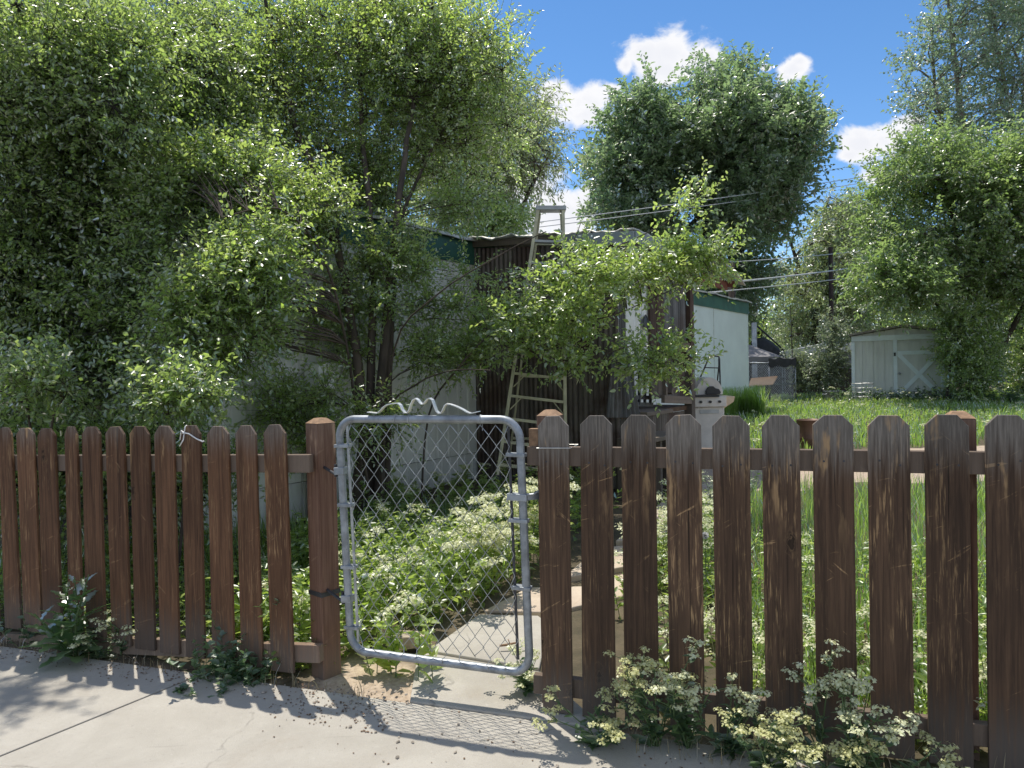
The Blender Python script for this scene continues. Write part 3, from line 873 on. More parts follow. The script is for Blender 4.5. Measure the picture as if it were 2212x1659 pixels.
mb = MB(); walls_strip(mb, 9.4, S1, 0.40, EZ - 0.28, 1.3, 0.006); mb.build("wall_panel", M_mint, home, T(11, 0, 0.5))["label"] = "smooth pale mint end of the long wall"
mb = MB(); mb.box((T(S0, 0, 1.75) + T(S0, -3.6, 1.75)) / 2, (3.6, 0.04, 2.6), -np.append(TN, 0), np.append(TD, 0))
mb.box((T(S1, 0, 1.75) + T(S1, -3.6, 1.75)) / 2 , (3.6, 0.04, 2.6), -np.append(TN, 0), np.append(TD, 0))
mb.box((T(S0, -3.6, 1.75) + T(S1, -3.6, 1.75)) / 2, (S1 - S0, 0.04, 2.6), np.append(TD, 0), np.append(TN, 0)); mb.build("wall", M_white, home, T(S0, -1.8, 1.7))
mb = MB(); mb.box((T(S0 - .03, 0.012, EZ - 0.15) + T(S1 + .03, 0.012, EZ - 0.15)) / 2, (S1 - S0 + .06, 0.03, 0.30), np.append(TD, 0), np.append(TN, 0))
mb.build("fascia", M_green, home, T(6, 0, 3))
# roof with a slightly buckled bright edge
vs = []; fs = []; N = 90
for i in range(N + 1):
    s = S0 - 0.1 + (S1 - S0 + 0.2) * i / N; wz = 0.010 * math.sin(i * 0.53) + 0.006 * math.sin(i * 1.37 + 1) + .004 * math.sin(i * 2.9)
    vs += [T(s, 0.10, EZ - 0.005 + wz), T(s, 0.10, EZ + 0.03 + wz), T(s, -1.8, EZ + 0.22), T(s, -3.7, EZ + 0.0)]
for i in range(N):
    for k in range(3): fs.append((i * 4 + k, i * 4 + 4 + k, i * 4 + 5 + k, i * 4 + 1 + k))
mb = MB(); mb.add(vs, fs); mb.build("roof", M_roof, home, T(6, -1.8, EZ))
mb = MB(); walls_strip(mb, S0, S1, 0.0, 0.44, 0.15, 0.012, -0.03); mb.build("skirting", M_white, home, T(6, 0, .2))
for s in (11.35,):
    mb = MB(); mb.box(T(s, 0.004, 1.65), (0.02, 0.008, 2.5), np.append(TD, 0), np.append(TN, 0)); mb.build("seam", M_seam, home, T(s, 0, 1.6))
mb = MB(); mb.box(T(S1 - 0.02, 0.006, 1.65), (0.05, 0.012, 2.5), np.append(TD, 0), np.append(TN, 0)); mb.build("corner_trim", M_mint, home, T(S1, 0, 1.6))
a = P(551, 864, 6.75); mb = MB(); mb.tube([P(551, 864, 6.70), P(552, 882, 6.68), P(550, 901, 6.72)], 0.010, 6)
tag(mb.build("hanging_hose", M_darkmetal, None, a), "short black hose end hanging against the white wall at lower left", "hose")
# pale rounded cabinet standing against the wall behind the elm
cbx = P(720, 900, 7.15); mb = MB()
prof = [];
for k in range(7):
    w_ = math.pi / 2 * k / 6; prof.append((-0.26 - 0.08 * math.sin(math.pi / 2 - w_) , 0))
H_ = 1.62; W2 = 0.27; rr = 0.08
poly = [(-W2, 0.1), (W2, 0.1)] + [(W2 - rr + rr * math.cos(a_), H_ - rr + rr * math.sin(a_)) for a_ in np.linspace(0, math.pi / 2, 6)] + [(-W2 + rr + rr * math.cos(a_), H_ - rr + rr * math.sin(a_)) for a_ in np.linspace(math.pi / 2, math.pi, 6)]
b0 = np.array([cbx[0], cbx[1], 0.1]); td3 = np.append(TD, 0); tn3 = np.append(TN, 0)
cab = thing("utility_cabinet", "pale utility cabinet with rounded top corners against the white wall behind the elm stems", "cabinet", b0)
mb.prism([b0 + td3 * x + np.array([0, 0, z - 0.1]) - tn3 * 0.1 for x, z in poly], tn3 * 0.22); mb.build("body", M_white, cab, b0, bevel=0.01)
mb = MB(); mb.box(b0 + tn3 * 0.125 + np.array([0, 0, 0.8]), (0.44, 0.01, 1.3), td3, tn3); mb.build("door", M_white, cab, b0, bevel=0.004)

# ------------------------------------------------------------------ porch
def rusty(name, a_, b_, rust, dark=0.6):
    m, t, b = mat(name)
    v = objvec(t)
    n = t.noise(t.map(v, (9, 9, 0.7)), 1.0, 6, 0.65); n2 = t.noise(v, 3.0, 5, 0.6)
    c = t.mix(t.ss(n, 0.35, 0.7), a_, b_)
    c = t.mix(t.math('MULTIPLY', t.ss(n2, 0.42, 0.65), dark), c, rust)
    t.link(c, b.inputs['Base Color']); b.inputs['Roughness'].default_value = 0.55; b.inputs['Metallic'].default_value = 0.35
    return m
M_rust = rusty("dark rusted sheet", (0.085, 0.07, 0.06), (0.20, 0.17, 0.15), (0.06, 0.028, 0.018), 0.8)
M_zinc = rusty("weathered zinc sheet", (0.06, 0.058, 0.056), (0.19, 0.185, 0.18), (0.07, 0.045, 0.035), 0.6)
M_oldwood = wood_mat("old porch timber", (0.10, 0.06, 0.04), (0.22, 0.14, 0.09), (0.38, 0.28, 0.19), (0.3, 0.27, 0.23), 9, 0.0, 0.2)
M_darkwood = wood_mat("dark porch timber", (0.05, 0.03, 0.022), (0.10, 0.065, 0.05), (0.2, 0.14, 0.1), (0.2, 0.18, 0.15), 9, 0.0, 0.2)
M_greyboard = simple("grey painted board", (0.26, 0.29, 0.30), 0.7, 0, 0.12, 5)
M_red = simple("red oxide rafters", (0.17, 0.06, 0.04), 0.75, 0, 0.2, 8)

def corrugated(mb, p, q, z0, z1a, z1b=None, pitch=0.07, amp=0.011):
    """vertical corrugated sheet from plan point p to q, top height from z1a to z1b"""
    p = np.array(p[:2], float); q = np.array(q[:2], float); L_ = np.linalg.norm(q - p); d = (q - p) / L_; n_ = np.array([d[1], -d[0]])
    z1b = z1a if z1b is None else z1b
    k = max(8, int(L_ / pitch * 8)); vs = []
    for i in range(k + 1):
        s = L_ * i / k; o = amp * math.sin(2 * math.pi * s / pitch); a = p + d * s + n_ * o
        vs += [(a[0], a[1], z0), (a[0], a[1], z1a + (z1b - z1a) * i / k)]
    mb.add(vs, [(2 * i, 2 * i + 2, 2 * i + 3, 2 * i + 1) for i in range(k)])
sB = 2.26                                             # the porch starts here along the long wall
PB = T(sB, 0, 0); PC = T(sB, 2.08, 0); PD = T(sB + 2.24, 2.08, 0)
porch = thing("lean_to_porch", "lean-to porch of rusty corrugated sheet built onto the mobile home", "porch", (PC + PB) / 2)
mb = MB(); corrugated(mb, PB, PC, 0.12, 3.12, 2.93); mb.build("side_wall", M_rust, porch, PB, True)
# front wall: leaning zinc sheet, doorway, zinc sheet above a timber header, corner post
def PF(x, out=0.0):
    """plan point of the porch front met by column x of the photo at eye level"""
    r = ray(x, 797); n3 = np.append(TN, 0); o = PC + n3 * out
    k = ((o - CAM) @ n3) / (r @ n3); return CAM + r * k
def FZ(x, y, out=0.0):
    r = ray(x, y); n3 = np.append(TN, 0); o = PC + n3 * out
    return CAM + r * (((o - CAM) @ n3) / (r @ n3))
mb = MB(); corrugated(mb, PF(1338), PF(1353), 0.15, 2.9); mb.build("front_sheet", M_zinc, porch, PC, True)
mb = MB()                                              # the sheet that splays out at the foot
vs = []; fs = []; K = 130
for i in range(K + 1):
    f_ = i / K; top = FZ(1325 + 26 * f_, 735, 0.05); bot = FZ(1310 + 72 * f_, 902, 0.22 * f_ + 0.05)
    o = np.append(TN, 0) * 0.014 * math.sin(f_ * 46); vs += [bot + o, top + o]
mb.add(vs, [(2 * i, 2 * i + 2, 2 * i + 3, 2 * i + 1) for i in range(K)]); mb.build("leaning_sheet", M_zinc, porch, PC, True)
mb = MB(); corrugated(mb, PF(1436), PF(1481), FZ(1440, 738)[2], 2.72, 2.70); mb.build("front_sheet", M_zinc, porch, PF(1455), True)
mb = MB(); a = PF(1489, 0.02); mb.box((a[0], a[1], 1.35), (0.13, 0.11, 2.72), td3, tn3); mb.build("corner_post", M_darkwood, porch, a, bevel=0.006)
mb = MB(); mb.beam(FZ(1428, 746, 0.03), FZ(1496, 752, 0.03), 0.06, 0.13); mb.build("header_beam", M_oldwood, porch, FZ(1450, 746), bevel=0.006)
mb = MB(); corrugated(mb, PF(1437, -0.03), PF(1484, -0.03), FZ(1440, 862)[2], FZ(1440, 752)[2]); mb.build("lower_sheet", M_rust, porch, PF(1450), True)
for y in (858, 866):
    mb = MB(); mb.beam(FZ(1432, y, 0.05), FZ(1496, y + 3, 0.05), 0.05, 0.05); mb.build("lower_board", M_oldwood, porch, FZ(1450, y), bevel=0.005)
mb = MB(); mb.beam(FZ(1435, 760, 0.035), FZ(1437, 862, 0.035), 0.05, 0.05, TN.tolist() + [0]); mb.beam(FZ(1447, 850, 0.035), FZ(1466, 772, 0.035), 0.04, 0.06, TN.tolist() + [0]); mb.build("brace", M_oldwood, porch, FZ(1440, 800))
mb = MB(); corrugated(mb, PF(1353, -0.02), PF(1403, -0.02), FZ(1370, 743)[2], 2.72, None, 0.16, 0.012); pw = mb.build("white_panel", M_white, porch, PF(1378), True)
# oval plaque on the white panel
o = FZ(1395, 697, 0.015); mb = MB(); vs = [o + tn3 * 0.012]
for k in range(24):
    a = 2 * math.pi * k / 24; vs.append(o + td3 * 0.062 * math.cos(a) + np.array([0, 0, 0.082 * math.sin(a)]))
mb.add(vs, [(0, 1 + k, 1 + (k + 1) % 24) for k in range(24)])
mb.tube([o + td3 * 0.064 * math.cos(a) + np.array([0, 0, 0.084 * math.sin(a)]) for a in np.linspace(0, 2 * math.pi, 24, False)], 0.008, 6, True)
mb.lathe([(0.001, 0.10), (0.016, 0.09), (0.001, 0.08)], o, 8)
mb.build("plaque", M_darkmetal, pw, o)
for x0_, x1_ in ((1404, 1418), (1419, 1434)):
    mb = MB(); a, c_ = PF(x0_), PF(x1_); zz_ = FZ(1410, 862)[2]; mb.box(((a[0] + c_[0]) / 2, (a[1] + c_[1]) / 2, (zz_ + 2.7) / 2), (np.linalg.norm(c_ - a), 0.03, 2.7 - zz_), td3, tn3)
    mb.build("door_board", M_darkwood, porch, a, bevel=0.004)
# black bars of the porch gate in the doorway
dg = None; mb = MB()
for x in (1367, 1381, 1393, 1405): mb.beam(FZ(x, 785, -0.08), FZ(x, 874, -0.08), 0.03, 0.03, TN.tolist() + [0])
for y in (858, 873): mb.beam(FZ(1364, y, -0.09), FZ(1408, y + 1, -0.09), 0.04, 0.05)
mb.build("porch_gate", M_darkmetal, porch, FZ(1380, 860))
# deck and steps
zd = FZ(1390, 878)[2] - 0.06
mb = MB(); c4 = [PC + td3 * 0.05, PD, PD - tn3 * 2.0, PC + td3 * 0.05 - tn3 * 2.0]
mb.prism([np.array([p[0], p[1], zd - 0.06]) for p in c4], (0, 0, 0.06)); mb.build("deck", M_oldwood, porch, PC, bevel=0.004)
mb = MB(); a, c_ = PF(1366, 0.18), PF(1424, 0.18); mb.beam((a[0], a[1], zd + .01), (c_[0], c_[1], zd + .01), 0.34, 0.045); mb.build("step", M_oldwood, porch, a, bevel=0.004)
mb = MB(); a, c_ = PF(1376, 0.55), PF(1450, 0.55); mb.beam((a[0], a[1], zd - .21), (c_[0], c_[1], zd - .21), 0.32, 0.045); mb.build("step", M_oldwood, porch, a, bevel=0.004)
for x in (1378, 1440):
    a = PF(x, 0.42); mb = MB(); mb.beam((a[0], a[1], .08), (a[0], a[1], zd - .23), 0.05, 0.5, tn3); mb.build("step_support", M_darkwood, porch, a)
mb = MB(); corrugated(mb, PC - tn3 * .04, PD - tn3 * .04, 0.05, zd - .07); mb.build("deck_skirt", M_rust, porch, PC)
# roof: low slope away from the home, edge board on the near side, red rafters below the far overhang
E0 = T(sB - 0.12, 0.0, 3.235); E1 = T(sB - 0.12, 2.35, 3.045); X1 = T(sB + 3.9, 2.35, 2.99); X0 = T(sB + 3.9, 0.12, 3.26)
vs = []; fs = []; NU, NV = 30, 60
for i in range(NV + 1):
    for j in range(NU + 1):
        a = i / NV; u_ = j / NU
        p = (E0 * (1 - u_) + E1 * u_) * (1 - a) + (X0 * (1 - u_) + X1 * u_) * a
        wv = 0.006 * math.sin(i * 0.63) + 0.005 * math.sin(i * 1.71 + j) + (0.02 * math.sin(j * 0.9) + .012 * math.sin(j * 2.3) if i == 0 else 0.008 * math.sin(j * .7))
        if a > 0.75 and u_ > 0.6: wv -= 0.22 * ((a - 0.75) / 0.25) ** 2 * ((u_ - 0.6) / 0.4)
        vs.append(p + np.array([0, 0, wv]))
for i in range(NV):
    for j in range(NU): k = i * (NU + 1) + j; fs.append((k, k + 1, k + NU + 2, k + NU + 1))
mb = MB(); mb.add(vs, fs); rf = mb.build("roof", M_roof, porch, (E0 + X1) / 2, True)
so_ = rf.modifiers.new("solid", 'SOLIDIFY'); so_.thickness = 0.018
mb = MB(); mb.beam(E0 * 0.42 + E1 * 0.58 + np.array([0, 0, -0.09]), E1 + np.array([0, 0, -0.09]), 0.03, 0.13); mb.beam(E1 + td3 * .03 + np.array([0, 0, -0.085]), E1 + td3 * 1.0 + np.array([0, 0, -0.085]), 0.03, 0.13); mb.build("fascia_board", M_greyboard, porch, E1)
mb = MB(); mb.beam(E0 + td3 * .1 + np.array([0, 0, -0.07]), E0 * .45 + E1 * .55 + td3 * .02 + np.array([0, 0, -0.07]), 0.03, 0.07); mb.build("fascia_board", M_oldwood, porch, E0)
for i in range(5):
    s_ = 0.9 + i * 0.7; mb = MB(); mb.beam(T(sB + s_, 0.1, 3.12), T(sB + s_, 2.25, 2.90 - 0.03 * i), 0.04, 0.1); mb.build("rafter", M_red, porch, T(sB + s_, 1, 3))
mb = MB(); mb.beam(T(sB + .1, 2.10, 2.83), T(sB + 3.7, 2.10, 2.76), 0.05, 0.12); mb.build("roof_beam", M_red, porch, T(sB + 2, 2.1, 2.8))

# ------------------------------------------------------------------ tall stepladder
M_ladder = simple("faded fibreglass", (0.50, 0.46, 0.31), 0.6, 0, 0.18, 8)
M_ladgrey = simple("ladder grey", (0.36, 0.37, 0.37), 0.5, 0.35, 0.15, 8)
lad = thing("stepladder", "tall faded yellow stepladder standing before the porch, taller than the roof", "ladder", G(1150, 1040))
YT, YB = 8.15, 7.75
FT = [P(1162, 455, YT), P(1216, 455, YT)]
FB = [P(1074, 1030, YB), P(1222, 1050, YB)]
RT = [P(1166, 462, YT + .1), P(1212, 462, YT + .1)]
RB = [P(1098, 1010, YT + .75), P(1236, 1015, YT + .75)]
for k in (0, 1):
    mb = MB(); mb.beam(FB[k], FT[k], 0.09, 0.036, (1, 0, 0)); mb.build("side_rail", M_ladder, lad, FB[k], bevel=0.003)
    mb = MB(); mb.beam(RB[k], RT[k], 0.055, 0.025, (1, 0, 0)); mb.build("rear_rail", M_ladder, lad, RB[k], bevel=0.003)
    mb = MB(); mb.box(FB[k], (0.09, 0.1, 0.05)); mb.build("foot", M_darkmetal, lad, FB[k])
for i in range(11):
    f_ = 0.045 + 0.0835 * i
    a, c_ = FB[0] * (1 - f_) + FT[0] * f_, FB[1] * (1 - f_) + FT[1] * f_
    mb = MB(); mb.beam(a, c_, 0.085, 0.028)
    if i in (2, 3, 4):
        d_ = np.array([0, 0, -.14]); ux = unit(c_ - a)
        mb.beam(a + ux * .14, a + d_ * 1.1, 0.012, 0.012); mb.beam(c_ - ux * .14, c_ + d_ * 1.1, 0.012, 0.012)
    mb.build("step", M_ladgrey if i > 7 else M_ladder, lad, a, bevel=0.002)
for i in (1, 4, 7, 10):
    f_ = 0.04 + 0.085 * i
    a, c_ = RB[0] * (1 - f_) + RT[0] * f_, RB[1] * (1 - f_) + RT[1] * f_
    mb = MB(); mb.beam(a, c_, 0.03, 0.03); mb.build("rear_brace", M_ladder, lad, a)
mb = MB(); mb.beam(P(1157, 452, YT + .03), P(1222, 452, YT + .03), 0.17, 0.05); mb.build("ladder_top", M_ladgrey, lad, FT[0], bevel=0.006)

# ------------------------------------------------------------------ barbecue and step stool by the porch
M_bbq = simple("cream enamel", (0.62, 0.58, 0.52), 0.5, 0, 0.1, 6)
M_bbqtan = simple("tan side shelf", (0.62, 0.47, 0.31), 0.6, 0, 0.12, 8)
M_black = simple("black handle plastic", (0.018, 0.018, 0.02), 0.5, 0, 0.2, 10)
Yg = 10.6
g0 = P(1532, 955, Yg); g0[2] = gz(g0[0], g0[1])
bq = thing("barbecue_grill", "cream gas barbecue with domed lid and side shelf beside the porch post", "grill", g0)
s_ = Yg / FPX
cx_ = P(1531, 900, Yg); X0, X1 = P(1499, 900, Yg)[0], P(1564, 900, Yg)[0]; W_ = X1 - X0; xm = (X0 + X1) / 2
zt_, zm_ = P(1531, 879, Yg)[2], P(1531, 856, Yg)[2]
mb = MB(); mb.box((xm, Yg + .2, (g0[2] + .12 + zt_) / 2), (W_, 0.45, zt_ - g0[2] - .12)); mb.build("cabinet", M_bbq, bq, g0, bevel=0.012)
zv = P(1531, 889, Yg)[2]; mb = MB(); mb.box((xm, Yg - .03, zv), (W_ * .62, 0.012, 8 * s_)); mb.build("vent_slot", M_ladgrey, bq, g0)
mb = MB(); mb.box((xm + .01, Yg + .18, (zt_ + zm_) / 2), (W_ * 1.05, 0.50, (zm_ - zt_) * .96)); mb.build("control_panel", M_bbq, bq, g0, bevel=0.01)
for dx in (-.14, 0.0, .14):
    mb = MB(); mb.tube([(xm + dx, Yg - .07, (zt_ + zm_) / 2), (xm + dx, Yg - .10, (zt_ + zm_) / 2)], 0.02, 10); mb.build("knob", M_black, bq, g0)
# domed lid, half round in profile, seen from the end
dr = 30 * s_; zc = zm_ + 0.02; prof = [(xm + .01 + dr * 1.0 * math.cos(a), zc + dr * 1.28 * math.sin(a)) for a in np.linspace(0, math.pi, 22)]
mb = MB(); mb.prism([np.array([x, Yg, z]) for x, z in prof][::-1], (0, 0.42, 0)); mb.build("lid", M_bbq, bq, g0, bevel=0.012)
mb = MB(); hp = [(-.10, .0), (.10, .0), (.11, .03), (.085, .075), (.03, .09), (.0, .12), (-.06, .12), (-.085, .09), (-.11, .05)]
mb.prism([np.array([xm + .06 + x, Yg - .05, zc + .01 + z]) for x, z in hp], (0, .05, 0)); mb.build("handle", M_black, bq, g0, bevel=0.004)
a, c_ = P(1565, 856, Yg), P(1588, 856, Yg); b2, b1 = P(1585, 868, Yg), P(1564, 882, Yg)
mb = MB(); mb.prism([b1, b2, c_, a], (0, .45, 0)); mb.build("side_shelf", M_bbqtan, bq, g0, bevel=0.004)
mb = MB(); mb.box((xm - .05, Yg - .06, zm_ + .008), (W_ * 0.8, .1, .03)); mb.build("front_shelf", M_black, bq, g0)
for dx in (-1, 1):
    mb = MB(); mb.tube([(xm + dx * W_ * .42, Yg + .3, g0[2] + .09), (xm + dx * W_ * .42 + .04, Yg + .3, g0[2] + .09)], 0.085, 16); mb.build("wheel", M_black, bq, g0)

Ys = 11.5
sb = P(1535, 950, Ys); sb[2] = gz(sb[0], sb[1])
stl = thing("step_stool", "dark framed folding step stool with hand rail behind the barbecue lid", "step stool", sb)
mb = MB(); z0 = sb[2]
def down(x0, y0, x1, y1, z): a, b_ = P(x0, y0, Ys), P(x1, y1, Ys); return a + (b_ - a) * ((z - a[2]) / (b_[2] - a[2]))
mb.tube([down(1533, 771, 1516, 808, z0), P(1517.5, 805, Ys), P(1531, 773, Ys), P(1533, 769.5, Ys), P(1536, 768.5, Ys), P(1550, 769.5, Ys), P(1553, 771, Ys), P(1554.2, 776, Ys), P(1556, 835, Ys), down(1554, 776, 1556, 835, z0)], 0.013, 8)
mb.build("frame", M_darkmetal, stl, sb, True)
for y, xa, xb in ((794, 1522, 1554), (824, 1509, 1556), (860, 1496, 1556)):
    mb = MB(); mb.beam(P(xa, y, Ys), P(xb, y + 1, Ys), 0.06, 0.018); mb.build("crossbar", M_darkmetal, stl, P(xa, y, Ys))
mb = MB(); mb.tube([P(1553, 775, Ys + .02), P(1553, 790, Ys + .35), down(1553, 790, 1554, 830, z0) + np.array([0, .6, 0])], 0.012, 8); mb.build("rear_leg", M_darkmetal, stl, sb)

# rusty fire drum
Yr = 11.4; c0 = P(1751, 960, Yr); c0[2] = gz(c0[0], c0[1]); zt_ = P(1751, 906, Yr)[2]; rr = 28 * Yr / FPX
M_drum = rusty("rusty drum", (0.11, 0.065, 0.045), (0.19, 0.115, 0.08), (0.08, 0.04, 0.03), 0.6)
dr_ = thing("fire_drum", "open rusty brown steel drum standing on the sandy strip behind the right fence", "drum", c0)
H_ = zt_ - c0[2]
mb = MB(); mb.lathe([(rr * .97, 0), (rr, .02), (rr, H_ * .33), (rr * 1.025, H_ * .36), (rr, H_ * .39), (rr, H_ - .015), (rr * 1.03, H_ - .01), (rr * 1.03, H_), (rr * .98, H_), (rr * .97, .03), (0.001, .02)], c0, 32); mb.build("shell", M_drum, dr_, c0, True)
# galvanised tub
Yt = G(1800, 868)[1]; c0 = G(1800, 868); rr = 20 * Yt / FPX; H_ = 24 * Yt / FPX
tb_ = thing("wash_tub", "round galvanised wash tub in the grass left of the shed", "tub", c0)
mb = MB(); mb.lathe([(rr * .9, 0), (rr * .96, H_ * .5), (rr * .98, H_ * .52), (rr * .98, H_ - .02), (rr * 1.03, H_ - .015), (rr * 1.03, H_), (rr * .95, H_), (rr * .9, .05), (.001, .04)], c0, 28); mb.build("shell", M_galv, tb_, c0, True)
for a in (0.3, 3.4):
    mb = MB(); q = np.array([math.cos(a), math.sin(a), 0]); h = np.array([-q[1], q[0], 0])
    mb.tube([c0 + q * rr + h * .08 + np.array([0, 0, H_ * .75]), c0 + q * (rr + .06) + h * .06 + np.array([0, 0, H_ * .7]), c0 + q * (rr + .06) - h * .06 + np.array([0, 0, H_ * .7]), c0 + q * rr - h * .08 + np.array([0, 0, H_ * .75])], .012, 6); mb.build("handle", M_galv, tb_, c0)

# ------------------------------------------------------------------ garden shed
m, t, b = mat("shed siding")
v = objvec(t); n = t.noise(t.map(v, (8, 8, 0.8)), 1.0, 5); n2 = t.noise(v, 1.6, 5)
c = t.mix(t.ss(n, 0.3, 0.7), (0.62, 0.64, 0.61), (0.52, 0.54, 0.51)); c = t.mix(t.math('MULTIPLY', t.ss(n2, 0.5, 0.75), 0.3), c, (0.38, 0.38, 0.35))
sxz = t.new("ShaderNodeSeparateXYZ"); t.link(objvec(t, False), sxz.inputs[0])
t.link(c, b.inputs['Base Color']); b.inputs['Roughness'].default_value = 0.75
M_shed = m
M_trim = simple("pale blue trim", (0.66, 0.74, 0.76), 0.6, 0, 0.06, 4)
M_shroof = simple("shed shingles", (0.24, 0.22, 0.19), 0.9, 0, 0.3, 14, .3)
s0 = G(1841, 868); Ysd = s0[1]
kx = Ysd / FPX
ph = math.radians(-27); kx *= 0.93
sax = np.array([math.cos(ph), math.sin(ph), 0]); say = np.array([-sax[1], sax[0], 0]); saz = np.array([0, 0, 1.0])
def SP_(px, z, back=0.0):
    """a point of the shed front px photo columns from its left edge"""
    return s0 + sax * (px * kx) + say * back + saz * z
SWp = 205; HS = (868 - 716) * kx; HR = HS + 0.2; zb_ = s0[2]
shed = thing("garden_shed", "cream garden shed with pale blue trim and a white cross braced door", "shed", s0)
mb = MB()
# siding: boards with grooves on the front, plain sides
for i in range(9):
    x0_ = SWp * i / 9; x1_ = SWp * (i + 1) / 9 - 0.8
    pk_ = lambda px: HS + (HR - HS) * (1 - abs(px - SWp / 2) / (SWp / 2))
    mb.prism([SP_(x0_, -.05), SP_(x1_, -.05), SP_(x1_, pk_(x1_)), SP_(min(max(SWp / 2, x0_), x1_), pk_(min(max(SWp / 2, x0_), x1_))), SP_(x0_, pk_(x0_))], say * 0.04)
mb.prism([SP_(0.3, 0, .02), SP_(SWp - .3, 0, .02), SP_(SWp - .3, HS - .03, .02), SP_(SWp / 2, HR - .03, .02), SP_(.3, HS - .03, .02)], say * 2.6)
mb.build("wall", M_shed, shed, s0)
for a, b2 in ((-5, SWp / 2), (SWp + 5, SWp / 2)):
    za = HS - (HR - HS) * 5 / (SWp / 2)
    mb = MB(); mb.prism([SP_(a, za + .02, -.16), SP_(b2, HR + .02, -.16), SP_(b2, HR + .08, -.16), SP_(a, za + .08, -.16)], say * 2.95); mb.build("roof", M_shroof, shed, s0)
mb = MB(); mb.box((SP_(-.5, HS - .08, -.02) + SP_(SWp + .5, HS - .08, -.02)) / 2, (SWp * kx, .03, .15), sax, say); mb.build("trim_board", M_trim, shed, s0)
for px in (3, SWp - 3):
    mb = MB(); mb.box(SP_(px, HS / 2 - .1, -.02), (.09, .028, HS - .15), sax, say); mb.build("corner_board", M_trim, shed, s0)
D0, D1 = 92, 178; dh = (868 - 728) * kx
door = None
mb = MB(); mb.box((SP_(D0, dh / 2, -.012) + SP_(D1, dh / 2, -.012)) / 2, ((D1 - D0) * kx, .03, dh - .16), sax, say); door = mb.build("door", M_shed, shed, s0)
for px in (D0 - 3, D1 + 3):
    mb = MB(); mb.box(SP_(px, dh / 2, -.03), (.10, .03, dh), sax, say); mb.build("frame_board", M_trim, shed, s0)
mb = MB(); mb.box((SP_(D0 - 8, dh + .05, -.031) + SP_(D1 + 8, dh + .05, -.031)) / 2, ((D1 - D0 + 14) * kx, .03, .1), sax, say); mb.build("frame_board", M_trim, shed, s0)
for z in (0.16, dh * .79):
    mb = MB(); mb.box((SP_(D0, z, -.035) + SP_(D1, z, -.035)) / 2, ((D1 - D0 - 3) * kx, .022, .11), sax, say); mb.build("rail", M_trim, door, s0)
for k in (0, 1):
    a, c_ = (SP_(D0 + 3, .2, -.038 - .004 * k), SP_(D1 - 3, dh * .77, -.038 - .004 * k)) if k else (SP_(D0 + 3, dh * .77, -.038), SP_(D1 - 3, .2, -.038))
    mb = MB(); mb.beam(a, c_, .022, .11, np.cross(say, unit(c_ - a))); mb.build("cross_brace", M_trim, door, s0)
mb = MB(); mb.lathe([(0.001, -.03), (.03, -.02), (.03, .02), (.001, .03)], SP_(D0 + 5, dh * .46, -.06), 10); mb.build("knob", M_galv, door, s0)
mb = MB(); mb.box(SP_(D0 - 4, dh * .77, -.06), (.05, .03, .1), sax, say); mb.build("hasp", M_black, door, s0)

# wire plant cage in front of the shed
c0 = G(1863, 872); kk = c0[1] / FPX; mb = MB()
rr = 18 * kk; H_ = 44 * kk
for i in range(5): mb.tube([c0 + np.array([rr * (1 + .04 * i) * math.cos(a), rr * (1 + .04 * i) * math.sin(a), H_ * (i + .6) / 4.6]) for a in np.linspace(0, 2 * math.pi, 18, False)], .008, 5, True)
for a in np.linspace(0, 2 * math.pi, 9, False): mb.tube([c0 + np.array([rr * math.cos(a), rr * math.sin(a), 0]), c0 + np.array([1.17 * rr * math.cos(a), 1.17 * rr * math.sin(a), H_])], .008, 5)
tag(mb.build("plant_cage", M_wire, None, c0), "round wire plant cage standing against the left end of the shed", "plant cage")

# ------------------------------------------------------------------ dog kennel, canopy, back fence, far roof, poles, wires
Yk = G(1668, 872)[1]
kc = G(1668, 872); kk = Yk / FPX
ken = thing("dog_kennel", "wire mesh dog kennel with black tarp on top beyond the mobile home", "kennel", kc)
zk0 = gz(kc[0], kc[1])
KX = lambda x, y, dy=0: P(x, y, Yk + dy)
mb = MB()
for x in (1617, 1661, 1662, 1718):
    for dy in (0, 1.6): a = KX(x, 780, dy); mb.tube([(a[0], a[1], zk0), a], .02, 8)
for y in (784, 830): mb.tube([KX(1614, y), KX(1719, y)], .02, 8)
mb.tube([KX(1719, 784), KX(1719, 784, 1.6)], .02, 8); mb.tube([KX(1617, 784, 1.6), KX(1719, 784, 1.6)], .02, 8)
mb.build("frame", M_galv, ken, kc, True)
for dy in (0.0, 1.6):
    mb = MB(); n_ = 26
    for i in range(-14, n_):
        for sgn in (1, -1):
            xa = 1617 + 102 * i / n_; dxp = 58
            p = [xa, xa + dxp] if sgn > 0 else [xa + dxp, xa]
            ya, yb_ = 785, 866
            # clip to the panel
            pts = []
            for f_ in np.linspace(0, 1, 9):
                x = p[0] + (p[1] - p[0]) * f_
                if 1617 <= x <= 1719: pts.append(KX(x, ya + (yb_ - ya) * f_, dy))
            if len(pts) > 1: mb.tube(pts, .0065, 3, caps=False)
    mb.build("wire_mesh", M_wire, ken, kc)
M_tarp = simple("black tarp", (0.035, 0.036, 0.04), 0.75, 0, 0.3, 6, .3)
vs = []; fs = []
for i in range(13):
    for j in range(7):
        x = 1660 + 60 * i / 12; dy = -0.05 + 1.75 * j / 6
        p = KX(x, 774 + 5 * math.sin(i * .9) * .3 - (0 if j else 0), dy); p[2] += .02 * math.sin(i * 1.7 + j)
        vs.append(p)
for i in range(12):
    for j in range(6): k = i * 7 + j; fs.append((k, k + 7, k + 8, k + 1))
n0 = len(vs)
for i in range(13): vs.append(KX(1660 + 60 * i / 12, 791 + 3 * math.sin(i * 1.1), -.06))
